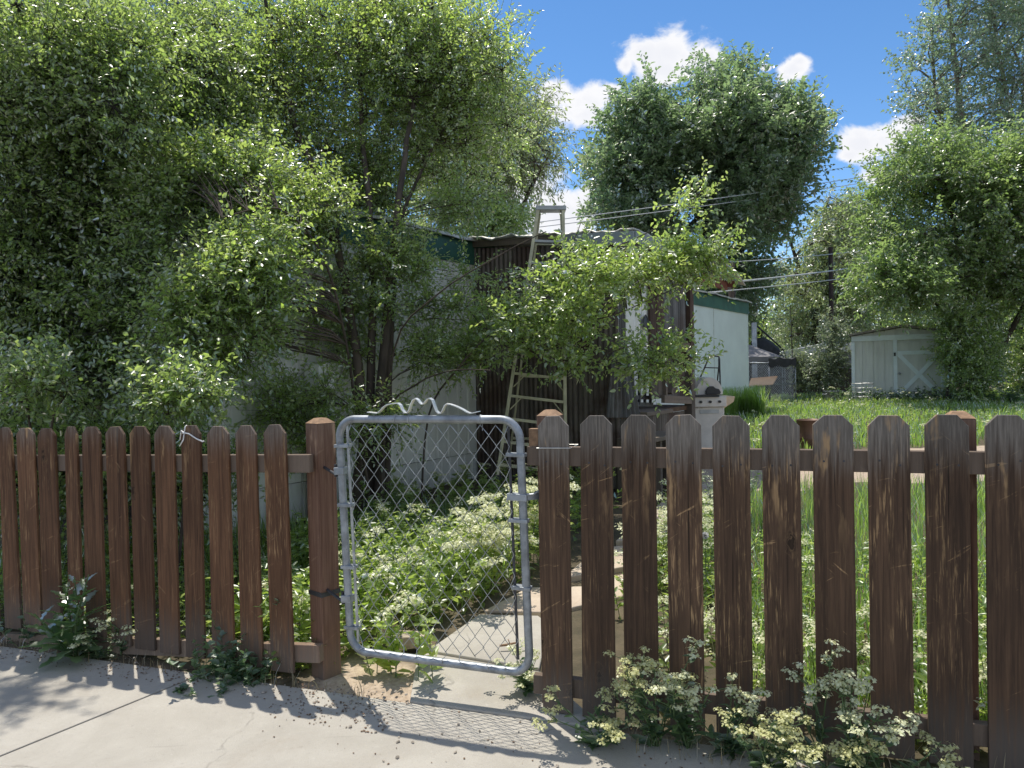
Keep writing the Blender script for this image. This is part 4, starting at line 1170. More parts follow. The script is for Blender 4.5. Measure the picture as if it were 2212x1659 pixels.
for i in range(12): fs.append((i * 7, (i + 1) * 7, n0 + i + 1, n0 + i))
mb = MB(); mb.add(vs, fs); mb.build("tarp", M_tarp, ken, kc)
# board leaning on the kennel
mb = MB(); a, c_ = KX(1622, 826, -.5), KX(1676, 822, -.5); d_ = KX(1626, 836, -.8) - KX(1622, 822, -.4)
mb.prism([KX(1618, 835, -.7), KX(1670, 831, -.7), KX(1680, 814, -.4), KX(1623, 819, -.4)], (0, .03, .03))
bl_ = mb.build("leaning_board", M_oldwood, None, KX(1650, 830, -.6)); tag(bl_, "weathered wide plank propped against the front of the dog kennel", "board")
# grey canopy behind
Yc = Yk + 2.6; ka = lambda x, y, dy=0: P(x, y, Yc + dy)
M_canvas = simple("grey canvas", (0.23, 0.22, 0.23), 0.85, 0, 0.1, 3)
can = thing("canopy_tent", "grey fabric canopy with sloping top behind the dog kennel", "canopy", (ka(1650, 860)[0], Yc, zk0))
mb = MB(); ap = ka(1600, 738, 1.0); c4 = [ka(1545, 772), ka(1690, 770), ka(1690, 770, 2.2), ka(1545, 772, 2.2)]
mb.add([ap] + c4, [(0, 1, 2), (0, 2, 3), (0, 3, 4), (0, 4, 1)]); dz = np.array([0, 0, -.16])
mb.add([c4[0], c4[1], c4[2], c4[3]] + [p + dz for p in c4], [(0, 1, 5, 4), (1, 2, 6, 5), (2, 3, 7, 6), (3, 0, 4, 7)]); mb.build("top", M_canvas, can, ap)
for p in c4: mb = MB(); mb.tube([(p[0], p[1], zk0), p], .02, 8); mb.build("leg", M_galv, can, p)
# dark plank fence
mb = MB(); ya = G(1720, 866)[1] + 3
bf = thing("plank_fence", "dark plank fence in shade between the kennel and the shed", "fence", P(1780, 850, ya))
zf = gz(10, ya)
for i in range(24):
    x = 1700 + i * 7; p = P(x, 795 + (i % 3), ya); mb = MB(); mb.box((p[0], p[1], (p[2] + zf) / 2), (6.3 * ya / FPX, .025, p[2] - zf)); mb.build("plank", M_darkwood, bf, p)
for y in (812, 850): mb = MB(); mb.beam(P(1698, y, ya + .04), P(1866, y, ya + .04), .04, .09); mb.build("rail", M_darkwood, bf, P(1780, y, ya))
# neighbour's low building
Yn = 33
nb = thing("neighbour_house", "low grey neighbouring building with pale fascia seen between kennel and shed", "house", P(1780, 850, Yn))
nz = .4; a, c_ = P(1660, 778, Yn), P(1790, 750, Yn); e_ = P(1900, 757, Yn)
M_nb = simple("grey siding", (0.30, 0.31, 0.33), 0.8, 0, 0.1, 2); M_nbr = simple("pale fascia", (0.62, 0.64, 0.66), 0.7, 0, 0.08, 2)
mb = MB(); mb.prism([(a[0], Yn, nz), (e_[0], Yn, nz), e_, c_, a], (0, 6, 0)); mb.build("wall", M_nb, nb, a)
mb = MB(); mb.beam(a + np.array([-.3, -.2, .02]), c_ + np.array([0, -.2, .02]), .3, .42); mb.beam(c_ + np.array([0, -.2, .02]), e_ + np.array([.3, -.2, .02]), .3, .42); mb.build("fascia", M_nbr, nb, a)
# tarp-covered heap with a wrapped post
Yh = 28
hp_ = P(1665, 740, Yh); heap = MB()
vs = []; fs = []
pr = [(1618, 770), (1622, 738), (1635, 730), (1650, 728), (1668, 738), (1682, 750), (1694, 770)]
for dy in (0, 1, 2.2):
    for (x, y) in pr: p = P(x, y + (8 if dy != 1 else 0), Yh + dy); vs.append(p)
for j in range(2):
    for i in range(len(pr) - 1): k = j * len(pr) + i; fs.append((k, k + 1, k + 1 + len(pr), k + len(pr)))
vs2 = [np.array([p[0], p[1], nz]) for p in vs[:len(pr)]]; n0 = len(vs); vs += vs2
for i in range(len(pr) - 1): fs.append((i, n0 + i, n0 + i + 1, i + 1))
heap.add(vs, fs); hobj = heap.build("covered_heap", M_tarp, None, (hp_[0], Yh, nz), True); tag(hobj, "dark tarp covered heap behind the grey canopy", "tarp")
mb = MB(); a = P(1629, 697, Yh - .6); mb.tube([(a[0], a[1], nz), a], .10, 10)
pst = thing("wrapped_post", "post wrapped in white plastic with a dark stay beside the tarp covered heap", "post", (a[0], a[1], nz))
mb.build("shaft", simple("white plastic wrap", (0.6, 0.62, 0.66), .6, 0, .4, 3), pst, a)
mb = MB(); b2 = P(1693, 756, Yh - .6); mb.tube([P(1634, 703, Yh - .6), b2, (b2[0] + .5, b2[1], nz)], .035, 8); mb.build("stay", M_darkmetal, pst, a)
# utility poles and wires
M_pole = simple("weathered pole", (0.16, 0.12, 0.095), 0.9, 0, 0.3, 6, .4, (1, 1, .2))
M_poledk = simple("creosote pole", (0.07, 0.05, 0.045), 0.9, 0, 0.3, 6, .4, (1, 1, .2))
Yp = 20.5; a = P(1582, 566, Yp)
p1 = thing("utility_pole", "weathered utility pole with a pale metal cap behind the mobile home roof", "utility pole", (a[0], a[1], .3))
mb = MB(); mb.tube([(a[0], a[1], .3), a], .065, 12); mb.build("shaft", M_pole, p1, a)
mb = MB(); mb.lathe([(.075, -.02), (.075, .03), (.03, .07), (.001, .08)], a, 12); mb.build("cap", M_ladgrey, p1, a)
mb = MB(); q = P(1576, 593, Yp - .1); mb.tube([(q[0], q[1], .3), q], .04, 8); mb.build("conduit", M_pole, p1, q)
mb = MB(); mb.tube([P(1580, 568, Yp - .1), P(1571, 566, Yp - .1), P(1564, 573, Yp - .1), P(1561, 580, Yp)], .012, 6); mb.build("service_drop", M_darkmetal, p1, a)
mb = MB(); mb.tube([P(1586, 578, Yp - .1), P(1600, 572, Yp - .1), P(1610, 570, Yp)], .012, 6); mb.build("service_drop", M_darkmetal, p1, a)
mb = MB(); mb.tube([P(1586, 648, Yp - .1), P(1589, 632, Yp - .1), P(1585, 622, Yp - .1)], .015, 6); mb.build("service_drop", M_darkmetal, p1, a)
Yq = 30; a = P(1794, 534, Yq)
p2 = tag((lambda mb: (mb.tube([(a[0], a[1], .4), a], .09, 12), mb.build("utility_pole", M_poledk, None, (a[0], a[1], .4), True))[1])(MB()), "dark creosoted utility pole rising behind the bushes left of the shed", "utility pole")
M_cable = simple("bright cable", (0.55, 0.56, 0.57), .5, .2, .1, 5); M_cabdk = simple("dark cable", (0.16, 0.16, 0.17), .6, 0, .1, 5)
def wire(label, x0, y0, Y0, x1, y1, Y1, r, m_, sag=.12):
    a, c_ = P(x0, y0, Y0), P(x1, y1, Y1); mb = MB()
    mb.tube([a + (c_ - a) * f_ - np.array([0, 0, sag * 4 * f_ * (1 - f_)]) for f_ in np.linspace(0, 1, 17)], r, 6)
    tag(mb.build("overhead_wire", m_, None, a), label, "wire", None)
wire("highest overhead wire, crossing the big round tree", 1000, 500, 20, 1990, 361, 34, .014, M_cable, .1)
wire("second overhead wire, just below the highest one", 1000, 510, 20, 1960, 379, 34, .014, M_cable, .1)
wire("thin overhead wire running from the capped pole top to the right", 1582, 566, 20.5, 1990, 523, 36, .014, M_cable, .1)
wire("thick bright overhead wire passing behind the capped pole at mid height", 1440, 622, 16.5, 1990, 551, 36, .026, M_cable, .15)
wire("lowest overhead wire, running just above the mobile home roof end", 1470, 637, 17, 1990, 576, 36, .016, M_cable, .1)

# ------------------------------------------------------------------ trees
def Z0(x, y, Y): p = P(x, y, Y); p[2] = gz(p[0], p[1]) - 0.03; return p
LEAFN = 1.0
# the many-stemmed elm before the home
eb = Z0(806, 1000, 6.9)
stems = [([eb + np.array([-.18, 0, 0]), P(782, 900, 6.9), P(758, 700, 6.95), P(738, 560, 7.1), P(700, 420, 7.4), P(640, 270, 7.8), P(590, 90, 8.1), P(560, -90, 8.2)], .06, .015),
         ([eb + np.array([-.05, .05, 0]), P(800, 850, 6.95), P(805, 650, 7.1), P(800, 470, 7.4), P(782, 300, 7.8), P(776, 120, 8.1), P(770, -80, 8.3)], .05, .014),
         ([eb + np.array([.05, 0, 0]), P(822, 850, 6.9), P(838, 650, 7.0), P(858, 470, 7.3), P(880, 300, 7.7), P(905, 150, 8.1), P(915, -80, 8.3)], .056, .014),
         ([eb + np.array([.1, .1, 0]), P(840, 830, 7.0), P(848, 640, 7.2), P(850, 520, 7.5), P(918, 350, 8.0), P(985, 230, 8.3), P(1020, 80, 8.5)], .036, .01),
         ([eb + np.array([.08, -.1, 0]), P(835, 900, 6.6), P(900, 830, 6.4), P(980, 800, 6.2), P(1060, 800, 6.0)], .012, .004),
         ([eb + np.array([0, -.1, .1]), P(770, 890, 6.5), P(740, 700, 6.2), P(690, 540, 5.9), P(600, 450, 5.6), P(480, 470, 5.4)], .016, .005),
         ([eb + np.array([.05, -.1, .1]), P(850, 760, 6.5), P(940, 640, 6.0), P(1090, 545, 5.8), P(1180, 500, 5.7)], .010, .004)]
top_poly = [(430, -40), (560, -75), (700, -50), (850, -80), (1000, -60), (1070, -90), (1092, 40), (1112, 100), (1150, 150), (1175, 240), (1160, 330), (1100, 400), (1020, 450), (930, 480), (700, 450), (560, 430), (450, 380), (400, 200)]
low_poly = [(590, 560), (760, 520), (900, 480), (985, 560), (960, 620), (900, 680), (985, 740), (1030, 800), (1010, 880), (900, 880), (780, 870), (690, 760), (620, 700)]
cl = crown_points(top_poly, 8.4, .65, 160, 200, .42, 1)
cl += crown_points(low_poly, 7.1, .3, 24, 90, .16, 2)
cl += crown_points([(400, 330), (760, 400), (760, 500), (640, 560), (560, 560), (420, 520)], 6.9, .4, 40, 80, .3, 9)
cl += crown_points([(300, 300), (640, 320), (660, 480), (480, 520), (300, 500)], 6.3, .3, 44, 60, .24, 19)
cl += crown_points([(870, 600), (1060, 560), (1085, 880), (890, 900)], 7.6, .15, 7, 60, .14, 33)
cl += crown_points([(880, 400), (1090, 400), (1100, 470), (1010, 500), (900, 500)], 7.6, .4, 5, 60, .2, 10)
lit_poly = [(325, 640), (400, 560), (480, 520), (540, 440), (620, 430), (690, 470), (640, 530), (640, 640), (600, 720), (560, 800), (440, 830), (340, 820), (310, 740)]
cl += crown_points([(680, 320), (880, 320), (900, 480), (700, 490)], 8.2, .3, 16, 60, .3, 29)
cl += crown_points(lit_poly, 5.5, .35, 40, 90, .19, 3)
cl += crown_points([(540, 820), (760, 800), (900, 880), (880, 990), (700, 1010), (560, 950)], 6.5, .3, 12, 60, .18, 4)
make_tree("elm_tree", "many-stemmed young elm with slim dark trunks rising in front of the white mobile home", "tree", eb, stems, cl, M_leaf, M_bark,
          twig=.36, per=12, leaf=.047, ntw=42, seed=3, branch_r=.007)

# the bough of a second sapling reaching across the porch
bb = Z0(905, 960, 7.1)
bst = [([bb, P(925, 900, 7.20), P(985, 800, 7.00), P(1080, 700, 6.85), P(1180, 615, 6.75), P(1320, 540, 6.70), P(1440, 480, 6.65), P(1525, 405, 6.60)], .011, .004),
       ([P(1080, 700, 6.85), P(1160, 690, 6.75), P(1290, 690, 6.65), P(1420, 640, 6.60), P(1555, 575, 6.55)], .009, .003),
       ([P(1100, 690, 6.80), P(1150, 760, 6.70), P(1260, 780, 6.60), P(1380, 745, 6.55), P(1480, 790, 6.55)], .011, .003),
       ([P(1180, 615, 6.75), P(1230, 540, 6.75), P(1255, 480, 6.75)], .008, .003)]
bp = [(1025, 660), (1160, 575), (1205, 510), (1265, 480), (1310, 535), (1390, 525), (1480, 505), (1600, 545), (1585, 605), (1470, 635), (1410, 640), (1350, 660), (1330, 720), (1290, 780), (1250, 830), (1190, 820), (1120, 800), (1070, 730)]
bc = crown_points(bp, 6.75, .4, 78, 60, .14, 5)
bc += crown_points([(1330, 770), (1390, 705), (1450, 705), (1515, 785), (1500, 845), (1400, 855), (1330, 830)], 6.6, .14, 12, 50, .10, 6)
bc += crown_points([(1400, 520), (1470, 440), (1520, 400), (1545, 430), (1500, 500), (1440, 540)], 6.7, .1, 3, 60, .05, 7)
bc += crown_points([(1420, 530), (1520, 505), (1600, 530), (1585, 600), (1450, 625)], 6.65, .14, 11, 60, .08, 17)
bc += crown_points([(985, 640), (1080, 590), (1100, 700), (1080, 800), (1000, 860), (960, 760)], 7.3, .25, 11, 60, .14, 8)
make_tree("elm_sapling", "slender elm sapling leaning right, its bright leafy bough hanging across the porch and stepladder", "tree", bb, bst, bc, M_leaf, M_bark,
          twig=.31, per=11, leaf=.053, ntw=14, seed=4, branch_r=.006)

# shaded thicket on the left
for (nm, lab, bx, by, Y, poly, dY, n, sd, st_) in [
    ("elm_tree", "dense dark elm filling the far left of the view above the fence", 60, 1020, 7.2,
     [(-260, -40), (-60, -80), (120, -50), (330, -70), (380, 150), (330, 420), (250, 620), (200, 860), (-260, 900)], 1.3, 190, 21,
     [[(60, 980), (60, 700), (40, 400), (20, 100), (0, -100)], [(80, 980), (150, 640), (190, 380), (200, 100)], [(40, 980), (-60, 600), (-110, 300)]]),
    ("elm_tree", "dark leafy elm between the far left elm and the many-stemmed one", 385, 1010, 7.7,
     [(250, -50), (330, -20), (470, -40), (560, -60), (610, 150), (620, 400), (560, 600), (520, 820), (420, 900), (230, 880), (220, 500), (240, 200)], 1.1, 165, 22,
     [[(385, 980), (390, 700), (400, 420), (380, 150), (370, -80)], [(395, 980), (450, 650), (500, 380), (520, 120)], [(375, 980), (320, 600), (290, 300)]])]:
    b0 = Z0(bx, by, Y)
    sts = [([b0] + [P(x, y, Y + .1 * k) for x, y in s], .06, .015) for k, s in enumerate(st_)]
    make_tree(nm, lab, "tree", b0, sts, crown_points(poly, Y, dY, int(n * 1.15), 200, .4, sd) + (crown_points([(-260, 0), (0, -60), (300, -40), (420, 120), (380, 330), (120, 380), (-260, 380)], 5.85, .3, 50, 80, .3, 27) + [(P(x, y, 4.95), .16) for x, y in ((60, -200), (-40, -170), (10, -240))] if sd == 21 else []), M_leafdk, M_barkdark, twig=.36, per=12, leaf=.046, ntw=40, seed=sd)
b0 = Z0(250, 1010, 6.7)
make_tree("elm_tree", "lower shaded elm standing close behind the middle of the left fence", "tree", b0,
          [([b0, P(255, 850, 6.7), P(270, 600, 6.8), P(280, 430, 6.9)], .04, .012), ([b0, P(330, 800, 6.6), P(400, 640, 6.5)], .03, .01), ([b0, P(150, 800, 6.6), P(90, 640, 6.6)], .03, .01)],
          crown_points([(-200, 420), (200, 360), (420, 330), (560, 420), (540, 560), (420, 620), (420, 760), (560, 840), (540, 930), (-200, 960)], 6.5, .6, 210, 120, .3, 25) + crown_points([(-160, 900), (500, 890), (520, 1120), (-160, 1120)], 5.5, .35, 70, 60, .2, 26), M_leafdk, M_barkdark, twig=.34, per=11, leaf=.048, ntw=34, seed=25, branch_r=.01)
# low sunlit growth right behind the fence on the left
for (nm, lab, poly, Y, n, sd) in [
    ("elm_bush", "low leafy elm bush behind the leftmost fence boards", [(-60, 780), (40, 730), (150, 750), (190, 850), (150, 905), (-60, 905)], 4.85, 15, 31),
    ("elm_bush", "low sunlit elm bush behind the fence boards with the white string", [(245, 830), (300, 790), (370, 800), (440, 780), (500, 850), (480, 905), (260, 905)], 4.75, 17, 32)]:
    c_ = np.mean(np.array(poly), 0); b0 = Z0(c_[0], 1000, Y + .1)
    make_tree(nm, lab, "bush", b0, [([b0, P(c_[0], 960, Y + .1), P(c_[0] - 10, 880, Y)], .016, .006), ([b0, P(c_[0] + 40, 940, Y), P(c_[0] + 70, 860, Y)], .012, .005)],
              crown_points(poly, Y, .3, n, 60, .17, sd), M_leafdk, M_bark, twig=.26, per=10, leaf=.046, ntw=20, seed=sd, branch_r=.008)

# dull willow-like tree behind the elm, over the roof
b0 = Z0(1080, 860, 14.5)
make_tree("willow_tree", "hazy grey green tree behind the mobile home roof left of the stepladder top", "tree", b0,
          [([b0, P(1080, 650, 14.5), P(1075, 480, 14.5), P(1090, 300, 14.5), P(1100, 180, 14.5)], .12, .03), ([P(1078, 560, 14.5), P(1140, 420, 14.4), P(1190, 330, 14.4)], .06, .02)],
          crown_points([(880, 100), (1000, 40), (1110, 120), (1180, 190), (1235, 260), (1262, 320), (1240, 390), (1190, 410), (1130, 440), (1140, 500), (1080, 530), (900, 520)], 14.5, 1.6, 150, 120, .55, 41),
          M_leafwil, M_bark, twig=.55, per=11, leaf=.095, lw=.32, ntw=26, droop=.35, seed=41, branch_r=.03)
b0 = Z0(1050, 860, 13.2)
make_tree("leafy_bush", "bright green leafy growth rising over the roof edge left of the stepladder", "bush", b0,
          [([b0, P(1050, 700, 13.2), P(1060, 500, 13.2)], .06, .02)],
          crown_points([(940, 500), (1010, 460), (1060, 440), (1140, 440), (1150, 490), (1110, 520), (1000, 520)], 13.2, .5, 26, 60, .3, 42), M_leaf, M_bark, twig=.4, per=10, leaf=.08, ntw=20, seed=42, branch_r=.02)

# dark conifer beyond the crowns at the top
b0 = Z0(395, 860, 24)
con = [(P(395 + 60 * math.sin(k * 2.1) * (1 - k / 40), 60 - k * 9 + 0, 24 + math.cos(k * 1.7) * 1.2), .7) for k in range(34)]
make_tree("pine_tree", "tall dark pine showing its trunk above the elm crowns", "tree", b0, [([b0, P(400, 400, 24), P(408, 0, 24), P(410, -300, 24)], .28, .1)], con, M_leafcon, M_barkdark,
          twig=.5, per=16, leaf=.16, lw=.13, ntw=34, seed=43, branch_r=.04)

# the big round tree in the middle
b0 = Z0(1545, 850, 30)
big = [([b0, P(1545, 700, 30), P(1535, 560, 30), P(1520, 400, 30), P(1510, 250, 30)], .42, .08),
       ([P(1545, 690, 30), P(1470, 520, 29.5), P(1400, 430, 29.5), P(1350, 360, 29.5)], .26, .05),
       ([P(1545, 640, 30), P(1620, 500, 30), P(1690, 430, 30), P(1730, 380, 30)], .26, .05),
       ([P(1535, 560, 30), P(1590, 400, 30), P(1600, 240, 30)], .2, .05)]
c1 = crown_points([(1250, 340), (1262, 270), (1290, 225), (1330, 190), (1390, 148), (1440, 142), (1470, 165), (1485, 215), (1490, 420), (1480, 560), (1400, 600), (1290, 560), (1255, 460)], 29.5, 2.8, 105, 120, .85, 51)
c1 += crown_points([(1470, 190), (1510, 128), (1580, 110), (1655, 128), (1690, 185), (1740, 205), (1790, 235), (1812, 320), (1785, 390), (1740, 430), (1720, 500), (1640, 560), (1520, 560), (1470, 420)], 30, 3.0, 140, 120, .85, 52)
c1 += crown_points([(1400, 560), (1660, 540), (1690, 650), (1620, 760), (1560, 800), (1420, 760)], 31, 2.5, 60, 80, 1.1, 53)
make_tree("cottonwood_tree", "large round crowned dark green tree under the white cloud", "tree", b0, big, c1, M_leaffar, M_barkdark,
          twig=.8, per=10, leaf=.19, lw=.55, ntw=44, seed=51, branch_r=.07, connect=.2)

# dull willow right of it
b0 = Z0(1760, 850, 38)
make_tree("willow_tree", "dull olive willow between the big round tree and the right hand trees", "tree", b0,
          [([b0, P(1758, 700, 38), P(1765, 540, 38), P(1790, 430, 38)], .3, .06), ([P(1758, 660, 38), P(1720, 560, 38), P(1700, 500, 38)], .15, .05)],
          crown_points([(1650, 560), (1690, 500), (1740, 440), (1800, 390), (1840, 375), (1900, 420), (1930, 560), (1900, 760), (1680, 760), (1650, 660)], 38, 3.5, 110, 100, 1.1, 61),
          M_leafwil, M_bark, twig=1.0, per=10, leaf=.2, lw=.35, ntw=34, droop=.4, seed=61, branch_r=.07, connect=.2)
# pale poplar top right
b0 = Z0(2120, 870, 27)
pst_ = [([b0, P(2110, 600, 27), P(2090, 350, 27), P(2060, 120, 27), P(2045, -60, 27)], .24, .04), ([P(2105, 560, 27), P(2050, 330, 27), P(2020, 180, 27), P(2010, 40, 27)], .12, .03),
        ([P(2110, 600, 27), P(2190, 330, 27), P(2160, 130, 27), P(2130, -60, 27)], .14, .03), ([P(2190, 330, 27), P(2212, 180, 27), P(2170, 60, 27)], .09, .02), ([P(2170, 420, 27), P(2260, 200, 27), P(2280, 0, 27)], .1, .03)]
make_tree("poplar_tree", "tall sparse poplar with bluish leaves and pale upright limbs at the top right", "tree", b0, pst_,
          crown_points([(1925, 240), (1935, 120), (1975, 60), (1985, -30), (2010, -160), (2400, -160), (2400, 420), (2150, 440), (2030, 340), (1940, 300)], 27, 2.2, 270, 120, .5, 71), M_leafpop, M_barkpale,
          twig=.75, per=9, leaf=.105, lw=.8, ntw=19, seed=71, branch_r=.03, spread=.4)
# green tree over the shed
b0 = Z0(2110, 868, 20)
gs = [([b0, P(2110, 760, 20), P(2085, 600, 20), P(2050, 430, 20), P(2010, 320, 20)], .12, .03), ([b0, P(2130, 700, 20), P(2150, 500, 20), P(2180, 330, 20)], .13, .03),
      ([b0, P(2080, 740, 20), P(1980, 610, 19.6), P(1900, 560, 19.4)], .07, .02), ([b0, P(2180, 720, 20.2), P(2260, 560, 20), P(2300, 400, 20)], .1, .03)]
gp = [(1810, 610), (1835, 530), (1825, 450), (1865, 370), (1900, 290), (1930, 200), (2000, 240), (2060, 270), (2110, 235), (2160, 275), (2212, 240), (2420, 300), (2420, 720), (2150, 720), (2060, 690), (1960, 690), (1880, 690), (1830, 650)]
gc = crown_points(gp, 20.2, 2.0, 240, 130, .66, 81) + crown_points([(1860, 580), (1900, 540), (2040, 560), (2040, 690), (1990, 690), (1960, 670), (1890, 670)], 18.3, .4, 22, 60, .36, 84)
make_tree("boxelder_tree", "bright green tree spreading over the shed roof at the right", "tree", b0, gs, gc, M_leafbox, M_bark, twig=.6, per=11, leaf=.11, lw=.55, ntw=36, seed=81, branch_r=.03, connect=.25)
b0 = Z0(2075, 880, 19.2)
make_tree("lilac_bush", "dense dark bush growing against the right side of the shed door", "bush", b0,
          [([b0 + np.array([d, 0, 0]), P(2075 + 60 * d, 780, 19.2), P(2075 + 110 * d, 680, 19.2)], .04, .015) for d in (-.4, 0, .5)],
          crown_points([(2015, 700), (2050, 640), (2150, 640), (2170, 760), (2150, 872), (2050, 875), (2030, 800)], 19.2, .7, 75, 60, .42, 82), M_leafdk, M_barkdark, twig=.4, per=10, leaf=.09, ntw=34, seed=82, branch_r=.02)
b0 = Z0(2230, 880, 21)
make_tree("lilac_bush", "shaded bush at the right edge under the bright green tree", "bush", b0,
          [([b0, P(2230, 780, 21), P(2240, 700, 21)], .04, .015)],
          crown_points([(2150, 720), (2260, 690), (2420, 700), (2420, 880), (2170, 872)], 21.5, .8, 70, 60, .45, 83), M_leafdk, M_barkdark, twig=.4, per=10, leaf=.09, ntw=34, seed=83, branch_r=.02)
# silvery saplings between kennel and shed
for lab, bx, poly, Y, n, sd in [("tall silvery green sapling beside the left corner of the shed", 1800, [(1775, 640), (1792, 600), (1800, 660), (1835, 700), (1835, 840), (1745, 850), (1735, 800), (1775, 740)], 22.3, 46, 91),
                                 ("short silvery sapling rising above the dog kennel roof", 1712, [(1690, 740), (1700, 700), (1712, 740), (1735, 760), (1765, 800), (1760, 860), (1730, 850), (1715, 790)], 22.8, 26, 92)]:
    b0 = Z0(bx, 868, Y)
    make_tree("silver_sapling", lab, "sapling", b0, [([b0, P(bx, 780, Y), P(bx - 5, 660, Y)], .03, .008), ([b0, P(bx - 30, 800, Y), P(bx - 45, 780, Y)], .02, .006)],
              crown_points(poly, Y, .5, n, 40, .3, sd), M_leafsil, M_bark, twig=.36, per=9, leaf=.08, lw=.6, ntw=16, seed=sd, branch_r=.012)
# the far belt of trees closes the horizon
for lab, x0, x1, ytop, Y, sd, mt in [("dark tree belt far behind the mobile home", 1330, 1680, 640, 46, 101, M_leafdk),
                                     ("far dark green trees behind the neighbouring building", 1640, 1900, 640, 50, 102, M_leaffar),
                                     ("far trees behind the shed and right hand bushes", 1860, 2500, 600, 45, 103, M_leafdk),
                                     ("far trees behind the left hand elms", -700, 420, 380, 30, 104, M_leafdk),
                                     ("far trees behind the many-stemmed elm", 380, 1010, 450, 26, 105, M_leafdk)]:
    xm_ = (x0 + x1) / 2; b0 = Z0(xm_, 850, Y)
    nst = [([Z0(x, 850, Y), P(x, 740, Y), P(x + 15, ytop + 40, Y)], .2, .05) for x in np.linspace(x0 + 40, x1 - 40, 4)]
    poly = [(x0, 850), (x0, ytop + 60)] + [(x0 + (x1 - x0) * k / 8, ytop + 25 * math.sin(k * 2.2 + sd)) for k in range(1, 8)] + [(x1, ytop + 60), (x1, 850)]
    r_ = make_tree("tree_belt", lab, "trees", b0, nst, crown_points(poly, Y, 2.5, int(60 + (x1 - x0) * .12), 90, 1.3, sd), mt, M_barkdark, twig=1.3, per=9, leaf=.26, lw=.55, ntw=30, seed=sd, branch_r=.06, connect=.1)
    r_["kind"] = "stuff"

# ------------------------------------------------------------------ low growth
def scatter_leafy(rg, pts, height, nl, leaf, wleaf, lean=.25, up=.35):
    """leafy stems at the given ground points; returns leaf arrays and stems"""
    n = len(pts); h = height * rg.uniform(.6, 1.2, n)
    top = pts + np.stack([rg.normal(0, lean, n) * h, rg.normal(0, lean, n) * h, h], -1)
    f = rg.random((n, nl)) ** .7
    b = pts[:, None] + (top - pts)[:, None] * f[..., None]
    an = rg.uniform(0, 2 * np.pi, (n, nl))
    d = np.stack([np.cos(an), np.sin(an), rg.normal(up, .35, (n, nl))], -1)
    nn = np.array([0, 0, 1.]) + rg.normal(0, .45, (n, nl, 3))
    L = leaf * rg.uniform(.5, 1.25, (n, nl)) * (1.15 - .5 * f)
    tt = np.clip(rg.uniform(.1, .8, (n, 1)) + rg.normal(0, .15, (n, nl)), 0, 1)
    return b.reshape(-1, 3), d.reshape(-1, 3), nn.reshape(-1, 3), L.reshape(-1), (L * wleaf).reshape(-1), tt.reshape(-1), top
def flower_heads(rg, tops, spread, nf, size):
    """flat clusters of tiny four-petalled flowers at the stem tops"""
    n = len(tops)
    o = rg.normal(0, 1, (n, nf, 3)); o = o / (np.linalg.norm(o, axis=-1, keepdims=True)) * rg.random((n, nf, 1)) ** .5
    o[..., 2] = np.abs(o[..., 2]) * .55 - .1
    c = (tops[:, None] + o * spread).reshape(-1, 3); m = len(c)
    an = rg.uniform(0, 6.28, m); nr = unit(o.reshape(-1, 3) + np.array([0, 0, .8]) + rg.normal(0, .3, (m, 3)))
    a = unit(np.cross(nr, np.stack([np.cos(an), np.sin(an), np.zeros(m)], -1))); b = np.cross(nr, a)
    s = (size * rg.uniform(.7, 1.3, m))[:, None]
    v = np.stack([c + a * s, c + b * s + nr * s * .35, c - a * s, c - b * s + nr * s * .35], 1).reshape(-1, 3)
    q = np.arange(m)[:, None] * 4 + np.array([[0, 1, 2, 3]])
    return v, q, np.repeat(rg.random(m), 4)
def ground_pts(rg, poly, n):
    """n random points of the ground inside a plan polygon"""
    poly = np.array([p[:2] for p in poly]); lo, hi = poly.min(0), poly.max(0); out = []
    pl_ = [tuple(p) for p in poly]
    while len(out) < n:
        p = lo + (hi - lo) * rg.random(2)
        if in_poly(p[0], p[1], pl_): out.append((p[0], p[1], gz(p[0], p[1])))
    return np.array(out)
def path_dist(p):
    return None
PATHLINE = [G(x, y)[:2] for x, y in ((1030, 1440), (1110, 1370), (1180, 1300), (1270, 1250), (1340, 1190), (1420, 1130), (1510, 1080), (1540, 1050))]
def off_path(p, w0=.30, w1=.26):
    best = 9
    for a, b in zip(PATHLINE[:-1], PATHLINE[1:]):
        d = b - a; t_ = np.clip(((p[:, :2] - a) @ d) / (d @ d), 0, 1); q = a + t_[:, None] * d
        best = np.minimum(best, np.linalg.norm(p[:, :2] - q, axis=1))
    return best > w0

def stuff_plants(name, label, pts, h, nl, leaf, wl, lm, flow=0.0, fm=None, seed=1, fspread=.05, nf=26, fs=.0065, lean=.25, up=.35):
    rg = np.random.default_rng(seed)
    b, d, n, L, W, tt, top = scatter_leafy(rg, pts, h, nl, leaf, wl, lean, up)
    V, Q = leaf_geo(b, d, n, L, W)
    o = np_mesh(name, V, Q, np.repeat(tt, 6), lm, None, pts.mean(0)); struct(o, "stuff", label)
    pv, pq = prisms(pts, top, np.full(len(pts), .0028), np.full(len(pts), .0014))
    o2 = np_mesh(name.replace("leaves", "") + "_stems", pv, pq, None, M_stem, None, pts.mean(0)); o2.parent = o; o2.location = (0, 0, 0); o2["kind"] = "stuff"
    if flow > 0:
        k = rg.random(len(pts)) < flow
        T_ = top[k]; k2 = np.repeat(T_, 3, 0) + rg.normal(0, .045, (3 * len(T_), 3)) * np.array([1, 1, .5])
        V, Q, ti = flower_heads(rg, k2, fspread, nf, fs)
        o3 = np_mesh("flower_heads", V, Q, ti, fm, None, pts.mean(0)); o3.parent = o; o3.location = (0, 0, 0); o3["kind"] = "stuff"
    return o
rgp = np.random.default_rng(77)
